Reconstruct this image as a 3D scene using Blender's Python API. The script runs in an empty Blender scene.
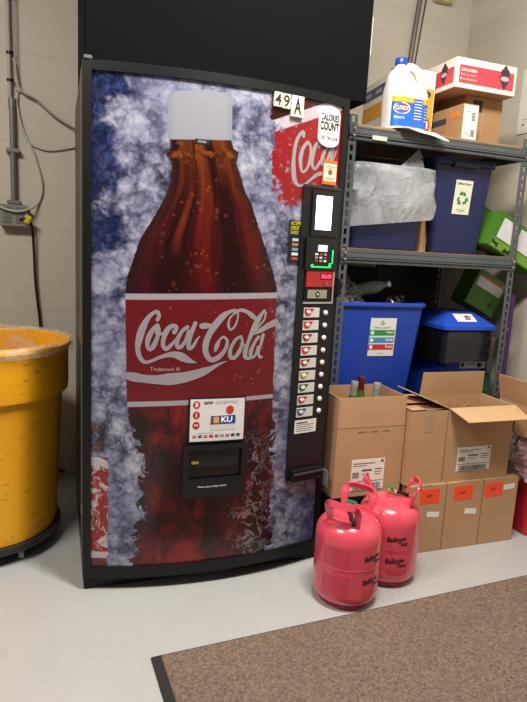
import bpy, bmesh, math, random
from mathutils import Vector, Matrix, noise
random.seed(7)
col = bpy.context.scene.collection
R = math.radians

# ---------------------------------------------------------------- colours and materials
def lin(h):
    h = h.lstrip('#')
    o = []
    for i in (0, 2, 4):
        c = int(h[i:i+2], 16) / 255
        o.append(c/12.92 if c <= .04045 else ((c+.055)/1.055)**2.4)
    return (o[0], o[1], o[2], 1)

class NT:
    def __init__(s, name):
        s.m = bpy.data.materials.new(name); s.m.use_nodes = True
        s.t = s.m.node_tree; s.n = s.t.nodes; s.l = s.t.links
        s.b = s.n['Principled BSDF']
    def put(s, sock, v):
        if v is None: return
        if isinstance(v, bpy.types.NodeSocket): s.l.new(v, sock)
        else:
            if isinstance(v, str): v = lin(v)
            sock.default_value = v
    def math(s, op, a, b=None, c=None, clamp=False):
        x = s.n.new('ShaderNodeMath'); x.operation = op; x.use_clamp = clamp
        s.put(x.inputs[0], a); s.put(x.inputs[1], b); s.put(x.inputs[2], c)
        return x.outputs[0]
    def add(s, a, b): return s.math('ADD', a, b)
    def sub(s, a, b): return s.math('SUBTRACT', a, b)
    def mul(s, a, b): return s.math('MULTIPLY', a, b)
    def mx(s, a, b): return s.math('MAXIMUM', a, b)
    def mn(s, a, b): return s.math('MINIMUM', a, b)
    def step(s, x, e0, e1, o0=0., o1=1.):
        r = s.n.new('ShaderNodeMapRange'); r.interpolation_type = 'SMOOTHSTEP'
        s.put(r.inputs['Value'], x)
        if e0 > e1: e0, e1, o0, o1 = e1, e0, o1, o0
        r.inputs['From Min'].default_value = e0; r.inputs['From Max'].default_value = e1
        r.inputs['To Min'].default_value = o0; r.inputs['To Max'].default_value = o1
        return r.outputs['Result']
    def band(s, x, a, b, w=.003): return s.mul(s.step(x, a-w, a+w), s.step(x, b+w, b-w))
    def mix(s, f, a, b):
        x = s.n.new('ShaderNodeMix'); x.data_type = 'RGBA'
        s.put(x.inputs['Factor'], f); s.put(x.inputs[6], a); s.put(x.inputs[7], b)
        return x.outputs[2]
    def coord(s, which='Object', scale=None):
        c = s.n.new('ShaderNodeTexCoord').outputs[which]
        if scale is None: return c
        m = s.n.new('ShaderNodeMapping'); s.l.new(c, m.inputs[0]); m.inputs['Scale'].default_value = scale
        return m.outputs[0]
    def noise(s, vec, scale, detail=3, rough=.5, dist=0):
        x = s.n.new('ShaderNodeTexNoise'); s.l.new(vec, x.inputs['Vector'])
        x.inputs['Scale'].default_value = scale; x.inputs['Detail'].default_value = detail
        x.inputs['Roughness'].default_value = rough; x.inputs['Distortion'].default_value = dist
        return x.outputs['Fac']
    def voro(s, vec, scale, feature='F1', out='Distance'):
        x = s.n.new('ShaderNodeTexVoronoi'); x.feature = feature
        s.l.new(vec, x.inputs['Vector']); x.inputs['Scale'].default_value = scale
        return x.outputs[out]
    def ramp(s, x, stops, interp='LINEAR'):
        r = s.n.new('ShaderNodeValToRGB'); s.put(r.inputs[0], x); cr = r.color_ramp; cr.interpolation = interp
        while len(cr.elements) < len(stops): cr.elements.new(.5)
        for e, (p, c) in zip(cr.elements, stops):
            e.position = p
        for e, (p, c) in zip(cr.elements, stops):
            e.color = lin(c) if isinstance(c, str) else c
        return r.outputs[0]
    def bump(s, h, strength=.3, dist=.01):
        b = s.n.new('ShaderNodeBump'); s.l.new(h, b.inputs['Height'])
        b.inputs['Strength'].default_value = strength; b.inputs['Distance'].default_value = dist
        s.l.new(b.outputs[0], s.b.inputs['Normal'])
    def fin(s, color=None, rough=.5, metal=0, spec=.5, coat=0, emit=None, estr=0, alpha=None, trans=0):
        i = s.b.inputs
        s.put(i['Base Color'], color); s.put(i['Roughness'], rough); s.put(i['Metallic'], metal)
        i['Specular IOR Level'].default_value = spec; i['Coat Weight'].default_value = coat
        i['Coat Roughness'].default_value = .12
        if emit: s.put(i['Emission Color'], emit); i['Emission Strength'].default_value = estr
        if alpha is not None: s.put(i['Alpha'], alpha)
        i['Transmission Weight'].default_value = trans
        return s.m

MC = {}
def mat(hexc, rough=.5, metal=0, spec=.5, var=.08, coat=0):
    """plain procedural material: a colour with slight noise mottling"""
    k = (hexc, rough, metal, spec, var, coat)
    if k in MC: return MC[k]
    n = NT('surface_' + hexc.strip('#'))
    v = n.noise(n.coord(), 9, 4)
    c = lin(hexc)
    d = tuple(x*(1-var*2) for x in c[:3]) + (1,); b = tuple(min(1, x*(1+var)) for x in c[:3]) + (1,)
    MC[k] = n.fin(n.mix(v, d, b), rough, metal, spec, coat)
    MC[k] = n.m
    n.b.inputs['Coat Weight'].default_value = coat
    return MC[k]
def glow(hexc, s):
    n = NT('glow_' + hexc.strip('#')); return n.fin('#101010', .4, emit=hexc, estr=s)

def wall_mat():
    n = NT('painted_block_wall'); c = n.coord()
    x = n.n.new('ShaderNodeSeparateXYZ'); n.l.new(c, x.inputs[0])
    zz = n.math('FRACT', n.math('DIVIDE', n.add(x.outputs[2], -.085), .4064))
    j = n.step(n.math('ABSOLUTE', n.sub(zz, .5)), .488, .497)
    base = n.mix(n.noise(c, 1.6, 5, .6), '#b9b1a1', '#cbc3b3')
    spots = n.step(n.voro(n.coord('Object', (1, 1, .8)), 13), .045, .02)
    spots = n.mul(spots, n.step(n.noise(c, 3, 2), .5, .6))
    scr = n.step(n.noise(n.coord('Object', (1, 1, 5)), 9, 6, .7), .68, .74)
    k = n.mix(n.mul(spots, .55), base, '#5d564c')
    k = n.mix(n.mul(scr, .15), k, '#8b8376')
    k = n.mix(n.mul(j, .12), k, '#7d766a')
    h = n.add(n.mul(n.noise(c, 60, 5, .7), .5), n.mul(n.noise(c, 7, 4), .8))
    h = n.sub(h, n.mul(j, .25))
    n.bump(n.sub(h, spots), .25, .008)
    return n.fin(k, .62, spec=.35)
def floor_mat():
    n = NT('painted_concrete_floor'); c = n.coord()
    k = n.mix(n.noise(c, 1.3, 6, .6), '#9f9f9d', '#b3b3b0')
    dirt = n.step(n.noise(c, 7, 8, .72), .55, .72)
    k = n.mix(n.mul(dirt, .32), k, '#8e887e')
    scr = n.step(n.math('ABSOLUTE', n.sub(n.noise(n.coord('Object', (1, .5, 1)), 1.7, 3, .5, .8), .5)), .0035, .001)
    k = n.mix(n.mul(scr, .10), k, '#98928a')
    sp = n.step(n.noise(c, 45, 3, .6), .70, .76)
    k = n.mix(n.mul(sp, .3), k, '#857f75')
    n.bump(n.noise(c, 30, 5), .06, .01)
    return n.fin(k, n.step(n.noise(c, 3, 4), .2, .8, .26, .42), spec=.5)
def carpet_mat():
    n = NT('brown_carpet_pile'); c = n.coord()
    k = n.mix(n.step(n.noise(c, 130, 4, .8), .35, .65), '#66544a', '#a8917f')
    k = n.mix(n.mul(n.step(n.noise(c, 320, 2, .8), .55, .7), .5), k, '#b7a18f')
    k = n.mix(n.mul(n.noise(c, 3, 4), .35), k, '#6b574a')
    n.bump(n.noise(c, 200, 4, .8), .9, .01)
    return n.fin(k, .95, spec=.15)
def card_mat(a='#a88260', b='#b8926e'):
    k = 'card' + a
    if k in MC: return MC[k]
    n = NT('corrugated_cardboard'); c = n.coord()
    q = n.mix(n.noise(c, 4, 4), a, b)
    fib = n.noise(n.coord('Object', (30, 30, 260)), 1, 3, .7)
    q = n.mix(n.mul(n.step(fib, .45, .75), .12), q, '#7c5b3d')
    MC[k] = n.fin(q, .75, spec=.25); return MC[k]
def yellow_mat():
    n = NT('scuffed_yellow_plastic'); c = n.coord()
    k = n.mix(n.noise(c, 2, 3), '#e09a10', '#eaa81c')
    sc = n.mul(n.step(n.noise(n.coord('Object', (1, 1, 3)), 15, 7, .72), .57, .62), n.step(n.noise(c, 5, 3), .48, .60))
    k = n.mix(n.mul(sc, .75), k, '#6c5a3c')
    sp = n.mul(n.step(n.noise(c, 38, 2, .5), .72, .75), .7)
    k = n.mix(sp, k, '#8a6a30')
    return n.fin(k, .42, spec=.4)
def bag_mat(name, colr, alpha0, alpha1, rough=.25, scale=9):
    n = NT(name); c = n.coord()
    r = n.noise(c, scale, 6, .62, 1.2)
    n.bump(n.noise(c, scale*1.6, 5, .6, 1.5), .8, .02)
    return n.fin(colr, rough, spec=.7, alpha=n.step(r, .3, .7, alpha0, alpha1))

# ---------------------------------------------------------------- object helpers
def link(name, me, m, parent=None, smooth=False, label=None):
    o = bpy.data.objects.new(name, me); col.objects.link(o)
    if m is not None and not me.materials: me.materials.append(m)
    if smooth:
        for p in me.polygons: p.use_smooth = True
    if parent is not None: o.parent = parent
    if label: o['label'] = label
    return o
def obj(name, bm, m, parent=None, smooth=False, label=None):
    me = bpy.data.meshes.new(name); bmesh.ops.recalc_face_normals(bm, faces=bm.faces[:]) ; bm.to_mesh(me); bm.free()
    o = link(name, me, m, parent, False, label)
    if smooth:
        me.shade_smooth() if hasattr(me, 'shade_smooth') else None
        try: me.set_sharp_from_angle(angle=R(38))
        except Exception: pass
    return o
def tag(o, label, cat, group=None, kind=None):
    o['label'] = label; o['category'] = cat
    if group: o['group'] = group
    if kind: o['kind'] = kind
    return o
def thing(name, label, cat, loc=(0, 0, 0), rz=0, group=None):
    o = bpy.data.objects.new(name, None); col.objects.link(o)
    o.empty_display_size = .05
    o.location = loc; o.rotation_euler = (0, 0, rz)
    return tag(o, label, cat, group)
def struct(o): o['kind'] = 'structure'; return o

def box(bm, x0, x1, y0, y1, z0, z1, bev=0, M=None, seg=2):
    r = bmesh.ops.create_cube(bm, size=1)
    vs = r['verts']
    for v in vs:
        v.co = Vector((x0+(v.co.x+.5)*(x1-x0), y0+(v.co.y+.5)*(y1-y0), z0+(v.co.z+.5)*(z1-z0)))
    if bev:
        es = list({e for v in vs for e in v.link_edges})
        rr = bmesh.ops.bevel(bm, geom=es, offset=bev, segments=seg, affect='EDGES', clamp_overlap=True)
        vs = list({v for f in rr['faces'] for v in f.verts} | {v for v in vs if v.is_valid})
    if M is not None:
        for v in vs: v.co = M @ v.co
    return vs
def bx(name, parent, m, x0, x1, y0, y1, z0, z1, bev=0, M=None, label=None, smooth=False):
    bm = bmesh.new(); box(bm, x0, x1, y0, y1, z0, z1, bev, M)
    return obj(name, bm, m, parent, smooth or bev > 0, label)
def loops(bm, L, cap0=True, cap1=True, closed=True):
    rows = [[bm.verts.new(p) for p in l] for l in L]
    n = len(rows[0])
    for a, b in zip(rows, rows[1:]):
        for i in range(n if closed else n-1):
            j = (i+1) % n
            bm.faces.new((a[i], a[j], b[j], b[i]))
    if cap0: bm.faces.new(rows[0][::-1])
    if cap1: bm.faces.new(rows[-1])
    return rows
def rrect(w, d, z, r, cx=0, cy=0, n=5):
    r = min(r, w/2-.0001, d/2-.0001); P = []
    for k, (sx, sy) in enumerate(((1, 1), (-1, 1), (-1, -1), (1, -1))):
        for i in range(n):
            a = math.pi/2*(k + i/(n-1))
            P.append(Vector((cx+sx*(w/2-r)+r*math.cos(a), cy+sy*(d/2-r)+r*math.sin(a), z)))
    return P
def circ(r, z, n=32, cx=0, cy=0): return [Vector((cx+r*math.cos(2*math.pi*i/n), cy+r*math.sin(2*math.pi*i/n), z)) for i in range(n)]
def lathe(name, prof, m, parent=None, n=40, cap0=True, cap1=True, cx=0, cy=0, label=None):
    bm = bmesh.new(); loops(bm, [circ(r, z, n, cx, cy) for r, z in prof], cap0, cap1)
    return obj(name, bm, m, parent, True, label)
def catmull(P, k=6):
    P = [Vector(p) for p in P]; out = []
    for i in range(len(P)-1):
        p0 = P[max(i-1, 0)]; p1 = P[i]; p2 = P[i+1]; p3 = P[min(i+2, len(P)-1)]
        for j in range(k):
            t = j/k
            out.append(.5*((2*p1)+(p2-p0)*t+(2*p0-5*p1+4*p2-p3)*t*t+(3*p1-p0-3*p2+p3)*t*t*t))
    out.append(P[-1]); return out
def sweep(bm, P, sec, up=Vector((0, 0, 1)), scales=None):
    """sweep a 2D section (list of (a,b)) along P"""
    L = []
    for i, p in enumerate(P):
        t = (P[min(i+1, len(P)-1)]-P[max(i-1, 0)]).normalized()
        a = t.cross(up)
        if a.length < 1e-4: a = t.cross(Vector((1, 0, 0)))
        a.normalize(); b = a.cross(t); s = scales[i] if scales else 1
        L.append([p+a*(u*s)+b*(v*s) for u, v in sec])
    loops(bm, L)
def tube(name, P, r, m, parent=None, n=8, smooth_k=6, label=None, up=Vector((.31, .17, .94))):
    bm = bmesh.new(); Q = catmull(P, smooth_k) if smooth_k else [Vector(p) for p in P]
    sweep(bm, Q, [(r*math.cos(2*math.pi*i/n), r*math.sin(2*math.pi*i/n)) for i in range(n)], up)
    return obj(name, bm, m, parent, True, label)

# surface maps: (u, v, off) -> point
def plane(o, ux, uz):
    o = Vector(o); ux = Vector(ux).normalized(); uz = Vector(uz).normalized(); n = ux.cross(uz)
    return lambda u, v, off=0: o + ux*u + uz*v + n*off
FRONT = lambda x=0, y=0, z=0: plane((x, y, z), (1, 0, 0), (0, 0, 1))      # faces -Y
def cyl(r, cx=0, cy=0):
    return lambda u, v, off=0: Vector((cx+(r+off)*math.sin(u), cy-(r+off)*math.cos(u), v))
def slab(bm, f, u0, u1, v0, v1, o0, o1, n=1):
    L = []
    for i in range(n+1):
        u = u0+(u1-u0)*i/n
        L.append([f(u, v0, o0), f(u, v1, o0), f(u, v1, o1), f(u, v0, o1)])
    loops(bm, L)
def decal(name, parent, m, f, rects, off=.0012, base=0., n=1, label=None):
    bm = bmesh.new()
    for r in rects: slab(bm, f, r[0], r[1], r[2], r[3], base, off, n)
    return obj(name, bm, m, parent, False, label)
def shape(name, parent, m, f, pts, off=.0015, base=0., label=None):
    """a flat cut-out with a traced outline, laid on a surface"""
    bm = bmesh.new(); loops(bm, [[f(u, v, base) for u, v in pts], [f(u, v, off) for u, v in pts]])
    return obj(name, bm, m, parent, False, label)
def ell(cu, cv, ru, rv, n=28): return [(cu+ru*math.cos(2*math.pi*i/n), cv+rv*math.sin(2*math.pi*i/n)) for i in range(n)]
def text(name, parent, m, f, s, u0, u1, v0, v1, off=.002, bold=0, shear=0, label=None, keep=False):
    """lettering fitted to the box u0..u1, v0..v1 of a surface"""
    cu = bpy.data.curves.new('t', 'FONT'); cu.body = s; cu.offset = bold; cu.shear = shear; cu.align_x = 'LEFT'
    cu.resolution_u = 3; cu.space_line = .95
    t = bpy.data.objects.new('t', cu); me = bpy.data.meshes.new_from_object(t)
    xs = [v.co.x for v in me.vertices]; ys = [v.co.y for v in me.vertices]
    a, b, c, d = min(xs), max(xs), min(ys), max(ys)
    for v in me.vertices:
        v.co = f(u0+(v.co.x-a)/(b-a)*(u1-u0), v0+(v.co.y-c)/(d-c)*(v1-v0), off)
    bpy.data.objects.remove(t); bpy.data.curves.remove(cu)
    me.materials.clear(); me.materials.append(m)
    return link(name, me, m, parent, False, label)
def brush(name, parent, m, f, strokes, off=.0016, k=6, label=None, ws=1.0):
    bm = bmesh.new()
    for st in strokes:
        P = catmull([(q[0], q[1], q[2]) for q in st], k)
        rows = []
        for i, p in enumerate(P):
            t = P[min(i+1, len(P)-1)]-P[max(i-1, 0)]; t.z = 0
            if t.length < 1e-9: continue
            t.normalize(); nx, ny = -t.y, t.x; w = abs(p.z)/2*ws
            rows.append((bm.verts.new(f(p.x+nx*w, p.y+ny*w, off)), bm.verts.new(f(p.x-nx*w, p.y-ny*w, off))))
        for a, b in zip(rows, rows[1:]): bm.faces.new((a[0], a[1], b[1], b[0]))
        for p in (P[0], P[-1]):
            w = abs(p.z)/2*ws
            if w > .002: bm.faces.new([bm.verts.new(f(u, v, off)) for u, v in ell(p.x, p.y, w, w, 12)])
    return obj(name, bm, m, parent, False, label)

# often used
BLACK = mat('#17171a', .45, spec=.4); BLACKM = mat('#101012', .55, spec=.3); WHITE = mat('#e8e6e0', .55)
PAPER = mat('#dedbd2', .7); INK = mat('#161616', .7, var=0); GREY = mat('#77787a', .4, metal=.6)
STEEL = mat('#5d6266', .42, metal=.35, var=.12); SHELFB = mat('#9b7a56', .75); TAPE = mat('#a5886a', .35, spec=.6)
CARD = card_mat(); CARD2 = card_mat('#a07a58', '#ad8762'); CARDIN = card_mat('#b6936c', '#c8a57c')
LOGO=[[(0.244, 1.008, 0.0134), (0.249, 1.021, 0.0128), (0.243, 1.034, 0.0146), (0.232, 1.032, 0.0128), (0.212, 1.012, 0.0164), (0.194, 0.975, 0.0243), (0.184, 0.938, 0.0231), (0.18, 0.906, 0.017), (0.187, 0.877, 0.0158), (0.203, 0.859, 0.0128), (0.223, 0.862, 0.0109), (0.249, 0.874, 0.0121), (0.277, 0.884, 0.0158), (0.305, 0.887, 0.0231), (0.329, 0.879, 0.0291), (0.351, 0.868, 0.0219), (0.37, 0.861, 0.0097), (0.383, 0.858, 0.0024)], [(0.244, 0.988, 0.0146), (0.228, 0.971, 0.0158), (0.215, 0.944, 0.0182), (0.212, 0.917, 0.0137), (0.22, 0.902, 0.0109), (0.232, 0.915, 0.017), (0.244, 0.944, 0.0137), (0.25, 0.971, 0.0109), (0.244, 0.988, 0.0134)], [(0.24, 0.981, 0.0073), (0.243, 0.958, 0.0109), (0.254, 0.958, 0.0097), (0.269, 0.964, 0.0085)], [(0.302, 0.966, 0.0158), (0.309, 0.984, 0.0128), (0.295, 0.988, 0.0146), (0.277, 0.972, 0.0182), (0.266, 0.942, 0.0155), (0.265, 0.918, 0.0146), (0.276, 0.907, 0.0158), (0.291, 0.919, 0.0134), (0.309, 0.943, 0.0073), (0.315, 0.954, 0.0073)], [(0.346, 0.984, 0.0146), (0.329, 0.97, 0.0128), (0.314, 0.94, 0.0146), (0.313, 0.916, 0.0137), (0.325, 0.914, 0.0146), (0.341, 0.935, 0.0128), (0.353, 0.968, 0.0158)], [(0.374, 0.999, 0.0137), (0.361, 0.965, 0.0155), (0.353, 0.93, 0.0146), (0.354, 0.91, 0.0158), (0.368, 0.917, 0.0121), (0.38, 0.939, 0.0085), (0.391, 0.953, 0.0036)], [(0.398, 0.989, 0.0206), (0.412, 0.99, 0.0206), (0.425, 0.991, 0.0146)], [(0.515, 1.049, 0.0064), (0.498, 1.042, 0.0118), (0.473, 1.026, 0.0219), (0.447, 0.996, 0.0255), (0.426, 0.963, 0.0219), (0.413, 0.925, 0.0228), (0.415, 0.892, 0.02), (0.432, 0.869, 0.0182), (0.454, 0.873, 0.0194), (0.476, 0.892, 0.0158), (0.489, 0.917, 0.0134), (0.49, 0.939, 0.0109), (0.476, 0.95, 0.0097), (0.463, 0.94, 0.0082), (0.454, 0.92, 0.017), (0.448, 0.901, 0.0097)], [(0.526, 1.04, 0.0085), (0.511, 1.033, 0.0064), (0.496, 1.015, 0.0073), (0.493, 0.991, 0.0097), (0.502, 0.977, 0.0085), (0.516, 0.988, 0.0085), (0.526, 1.015, 0.0064), (0.526, 1.04, 0.0073)], [(0.498, 1.042, 0.01), (0.52, 1.044, 0.0091), (0.54, 1.047, 0.0134), (0.561, 1.041, 0.0137), (0.582, 1.027, 0.0182), (0.599, 1.013, 0.0121)], [(0.629, 1.045, 0.0121), (0.617, 1.032, 0.0137), (0.601, 1.005, 0.0219), (0.585, 0.969, 0.0194), (0.572, 0.935, 0.0137), (0.562, 0.902, 0.0182), (0.562, 0.877, 0.0158), (0.578, 0.871, 0.0121)], [(0.634, 1.038, 0.0085), (0.631, 1.016, 0.0073), (0.614, 0.993, 0.0064), (0.597, 0.971, 0.0055)], [(0.594, 0.96, 0.0049), (0.618, 0.974, 0.017), (0.644, 0.989, 0.0209), (0.671, 1.001, 0.0255), (0.676, 1.002, 0.0255)], [(0.542, 0.953, 0.0091), (0.522, 0.94, 0.0118), (0.505, 0.908, 0.0137), (0.505, 0.88, 0.017), (0.521, 0.875, 0.0146), (0.539, 0.9, 0.0158), (0.549, 0.927, 0.0109), (0.543, 0.952, 0.0091)], [(0.543, 0.925, 0.0085), (0.561, 0.919, 0.0073), (0.571, 0.927, 0.0061)], [(0.61, 0.949, 0.0134), (0.596, 0.929, 0.0118), (0.583, 0.896, 0.017), (0.587, 0.873, 0.01), (0.602, 0.884, 0.01), (0.612, 0.912, 0.0134)], [(0.628, 0.956, 0.0134), (0.621, 0.923, 0.0109), (0.613, 0.892, 0.01), (0.62, 0.874, 0.0109), (0.629, 0.877, 0.0061)], [(0.494, 0.863, 0.0018), (0.466, 0.853, 0.01), (0.439, 0.839, 0.0164), (0.412, 0.827, 0.0279), (0.374, 0.814, 0.034), (0.332, 0.804, 0.0389), (0.29, 0.799, 0.0425), (0.248, 0.797, 0.0328), (0.202, 0.8, 0.0291), (0.171, 0.805, 0.0328), (0.148, 0.809, 0.0267)]]
LOGO2=[[(0.747, 1.666, 0.0113), (0.744, 1.679, 0.015), (0.727, 1.663, 0.0122), (0.716, 1.631, 0.0141), (0.712, 1.588, 0.0141), (0.714, 1.546, 0.0188), (0.722, 1.512, 0.0175), (0.738, 1.497, 0.0103), (0.762, 1.502, 0.0085), (0.788, 1.522, 0.0094), (0.814, 1.542, 0.0138), (0.844, 1.551, 0.0138)], [(0.766, 1.649, 0.0113), (0.749, 1.628, 0.0138), (0.74, 1.592, 0.0163), (0.744, 1.557, 0.0113), (0.756, 1.545, 0.0094), (0.773, 1.566, 0.0113), (0.783, 1.608, 0.015), (0.778, 1.637, 0.0113), (0.766, 1.649, 0.01)], [(0.816, 1.639, 0.0103), (0.82, 1.655, 0.0103), (0.803, 1.646, 0.0125), (0.791, 1.612, 0.0175), (0.79, 1.576, 0.0132), (0.803, 1.561, 0.0103), (0.819, 1.58, 0.0113), (0.831, 1.603, 0.0056)], [(0.863, 1.651, 0.0085), (0.844, 1.632, 0.0113), (0.832, 1.598, 0.0163), (0.838, 1.579, 0.0103), (0.855, 1.598, 0.0103), (0.867, 1.635, 0.0103)], [(0.882, 1.657, 0.0125), (0.874, 1.623, 0.015), (0.872, 1.6, 0.0094), (0.883, 1.607, 0.0066), (0.894, 1.634, 0.0063)]]
# ---------------------------------------------------------------- setting
WY, WX = 3.15, 2.34
WALL = wall_mat()
def quad(name, P, m):
    bm = bmesh.new(); bm.faces.new([bm.verts.new(p) for p in P]); me = bpy.data.meshes.new(name); bm.to_mesh(me); bm.free()
    return struct(link(name, me, m))
bm = bmesh.new(); box(bm, -3.2, WX+.12, -2.5, WY+.12, -.12, 0); struct(obj('floor', bm, floor_mat()))
bm = bmesh.new(); box(bm, -3.2, WX+.12, WY, WY+.12, 0, 3.3); struct(obj('wall_back', bm, WALL))
bm = bmesh.new(); box(bm, WX, WX+.12, -2.5, WY, 0, 3.3); struct(obj('wall_right', bm, WALL))

# floor mat
mt = thing('floor_mat', 'brown carpet floor mat with black rubber edge in the foreground', 'mat', (.2615, 1.603, .001), R(2.9))
W_, D_ = 2.05, 1.5
bm = bmesh.new(); box(bm, 0, W_, -D_, 0, 0, .006, .002)
obj('rubber_border', bm, mat('#2c2a29', .7, spec=.2), mt)
bm = bmesh.new(); box(bm, .03, W_-.03, -D_+.03, -.009, .006, .011, .002); obj('carpet_pile', bm, carpet_mat(), mt)

# ---------------------------------------------------------------- drinks machine
MX, MY, SAG, MW, MH, MD = .0777, 2.033, .07, .94, 1.822, .79
vm = thing('vending_machine', 'tall drinks vending machine with a giant cola bottle in ice on its curved door', 'vending machine', (MX, MY, 0))
def F(s, z, off=0):
    t = (s/MW-.5)*2
    return Vector((s, -SAG*(1-t*t)-off, z))
def cb(name, m, s0, s1, z0, z1, o0, o1, n=None, parent=vm, label=None):
    bm = bmesh.new(); slab(bm, F, s0, s1, z0, z1, o0, o1, n or max(1, int((s1-s0)/.035)))
    return obj(name, bm, m, parent, False, label)
SH = mat('#0e0f10', .42, spec=.3, var=.15)
bx('cabinet', vm, mat('#191a1b', .4, spec=.5), 0, MW, .03, MD, .045, MH, .004)
bx('kick_plate', vm, BLACKM, .004, MW-.004, .0, MD-.02, 0, .05, .003)
bm = bmesh.new()
N = 30
rows = []
for z in (.05, MH-.001):
    rows.append([F(MW*i/N, z, -.012) for i in range(N+1)] + [Vector((MW, .026, z)), Vector((0, .026, z))])
loops(bm, rows); obj('door', bm, SH, vm)
fr = bmesh.new()
for a in ((0, .028, .05, MH), (.912, MW, .05, MH)): slab(fr, F, *a, -.012, .008, 2)
for a in ((.028, .912, .05, .095), (.028, .912, 1.792, MH)): slab(fr, F, *a, -.012, .008, 26)
obj('door_frame', fr, SH, vm)
bx('door_seal', vm, mat('#6a675f', .5), -.003, .0, .03, .06, .12, 1.80)
bx('hinge', vm, GREY, -.006, .004, -.004, .02, .30, .33, .001); bx('hinge', vm, GREY, .004, .03, -.016, .004, MH, MH+.012, .002)

def art_mat():
    n = NT('printed_bottle_in_ice'); c = n.coord()
    sp = n.n.new('ShaderNodeSeparateXYZ'); n.l.new(c, sp.inputs[0]); s, z = sp.outputs[0], sp.outputs[2]
    # flat 2D coordinate
    cx = n.n.new('ShaderNodeCombineXYZ'); n.l.new(s, cx.inputs[0]); n.l.new(z, cx.inputs[1]); v = cx.outputs[0]
    # --- ice
    n1 = n.noise(v, 7, 9, .62, .4); n2 = n.noise(v, 30, 8, .74, .9); vr = n.voro(v, 22, 'F1')
    va = n.n.new('ShaderNodeVectorMath'); va.operation = 'ADD'; n.l.new(v, va.inputs[0])
    nc = n.n.new('ShaderNodeTexNoise'); n.l.new(v, nc.inputs['Vector']); nc.inputs['Scale'].default_value = 22; nc.inputs['Detail'].default_value = 5
    vs = n.n.new('ShaderNodeVectorMath'); vs.operation = 'SCALE'; vs.inputs['Scale'].default_value = .055; n.l.new(nc.outputs['Color'], vs.inputs[0]); n.l.new(vs.outputs[0], va.inputs[1])
    vd = va.outputs[0]
    chunk = n.sub(1, n.mn(n.mul(n.voro(vd, 20), 1.25), 1)); fine = n.sub(1, n.mn(n.mul(n.voro(vd, 55), 1.25), 1))
    puff = n.add(n.add(n.mul(n1, .50), n.mul(n2, .22)), n.add(n.mul(chunk, .17), n.mul(fine, .11)))
    ice = n.ramp(puff, [(.35, '#2b2c3c'), (.41, '#55576d'), (.46, '#787a90'), (.52, '#9596a9'), (.59, '#b0b0bf'), (.68, '#cccbd6')])
    lav = n.step(n.noise(v, 3.2, 4, .5), .4, .65)
    ice = n.mix(n.mul(lav, .35), ice, '#8385ad')
    veins = n.step(n.math('ABSOLUTE', n.sub(n.noise(v, 17, 8, .66, 1.2), .5)), .020, .003)
    ice = n.mix(n.mul(n.mul(veins, n.step(n1, .54, .44)), .5), ice, '#2e2c35')
    # deep blue patches: top left and a few on the far edges
    nb = n.noise(v, 7, 6, .6, .5)
    bl = n.mul(n.step(n.add(s, n.mul(n.sub(nb, .5), .55)), .125, .06), n.step(z, .85, 1.30))
    ice = n.mix(n.mul(bl, .93), ice, n.mix(n.step(n2, .45, .68), '#0a1238', '#36487f'))
    br = n.mul(n.mul(n.step(n.add(s, n.mul(n.sub(nb, .5), .6)), .80, .92), n.step(z, .36, .25)), .8)
    ice = n.mix(br, ice, '#1c2450')
    # --- bottle outline as a lookup over height
    P = [(0, .157, .702), (.305, .196, .700), (.45, .196, .697), (.577, .186, .691), (.70, .152, .684), (.74, .146, .681), (1.10, .137, .675), (1.165, .141, .655),
         (1.29, .181, .603), (1.395, .244, .561), (1.44, .266, .535), (1.485, .277, .516), (1.54, .279, .496), (1.555, .262, .503), (1.572, .262, .503), (1.582, .274, .486),
         (1.606, .272, .478), (1.612, .264, .478), (1.68, .263, .476), (1.745, .264, .474), (1.757, .272, .466), (1.763, .285, .452), (1.766, .37, .37)]
    zt = n.sub(z, n.mul(n.sub(s, .37), .085))
    lk = n.ramp(n.math('DIVIDE', zt, 1.83), [(p/1.83, (a, b, 0, 1)) for p, a, b in P])
    sc = n.n.new('ShaderNodeSeparateColor'); n.l.new(lk, sc.inputs[0]); Lf, Rt = sc.outputs[0], sc.outputs[1]
    low = n.step(z, .75, .55)
    wob = n.mul(n.sub(n.noise(v, 16, 7, .72, .8), .5), n.add(.006, n.mul(low, .20)))
    wob = n.add(wob, n.mul(n.sub(n.noise(v, 55, 5, .7), .5), n.add(.012, n.mul(low, .05))))
    mid = n.mul(n.add(Lf, Rt), .5); hw = n.mul(n.sub(Rt, Lf), .5)
    iscap = n.step(zt, 1.608, 1.613)
    wob = n.mul(wob, n.sub(1, iscap))
    d = n.sub(n.math('ABSOLUTE', n.sub(s, mid)), hw)            # <0 inside
    ins = n.step(n.add(d, wob), .0015, -.0015)
    ins = n.mul(ins, n.step(zt, 1.768, 1.764))
    u = n.math('DIVIDE', n.sub(s, mid), n.mx(hw, .02))          # -1..1
    au = n.math('ABSOLUTE', u)
    # --- cola liquid
    sv = n.n.new('ShaderNodeCombineXYZ'); n.l.new(u, sv.inputs[0]); n.l.new(n.mul(z, .55), sv.inputs[1])
    streak = n.noise(sv.outputs[0], 2.3, 4, .5, .25)
    blob = n.noise(n.coord('Object', (1, 1, .6)), 8.5, 7, .62, .45)
    up = n.ramp(n.math('DIVIDE', z, 1.83), [(.60, '#560d12'), (.68, '#611211'), (.76, '#6e2012'), (.83, '#743011'), (.87, '#834012')])
    cola = n.mix(n.step(streak, .40, .62), '#260a0b', up)
    cola = n.mix(n.mul(n.step(n.math('ABSOLUTE', n.add(u, .42)), .10, .02), n.mul(n.band(z, 1.26, 1.42, .06), .30)), cola, '#a04020')
    cola = n.mix(n.mul(n.step(n.add(au, n.mul(n.sub(blob, .5), .5)), .60, .98), .85), cola, '#1d1416')
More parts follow.
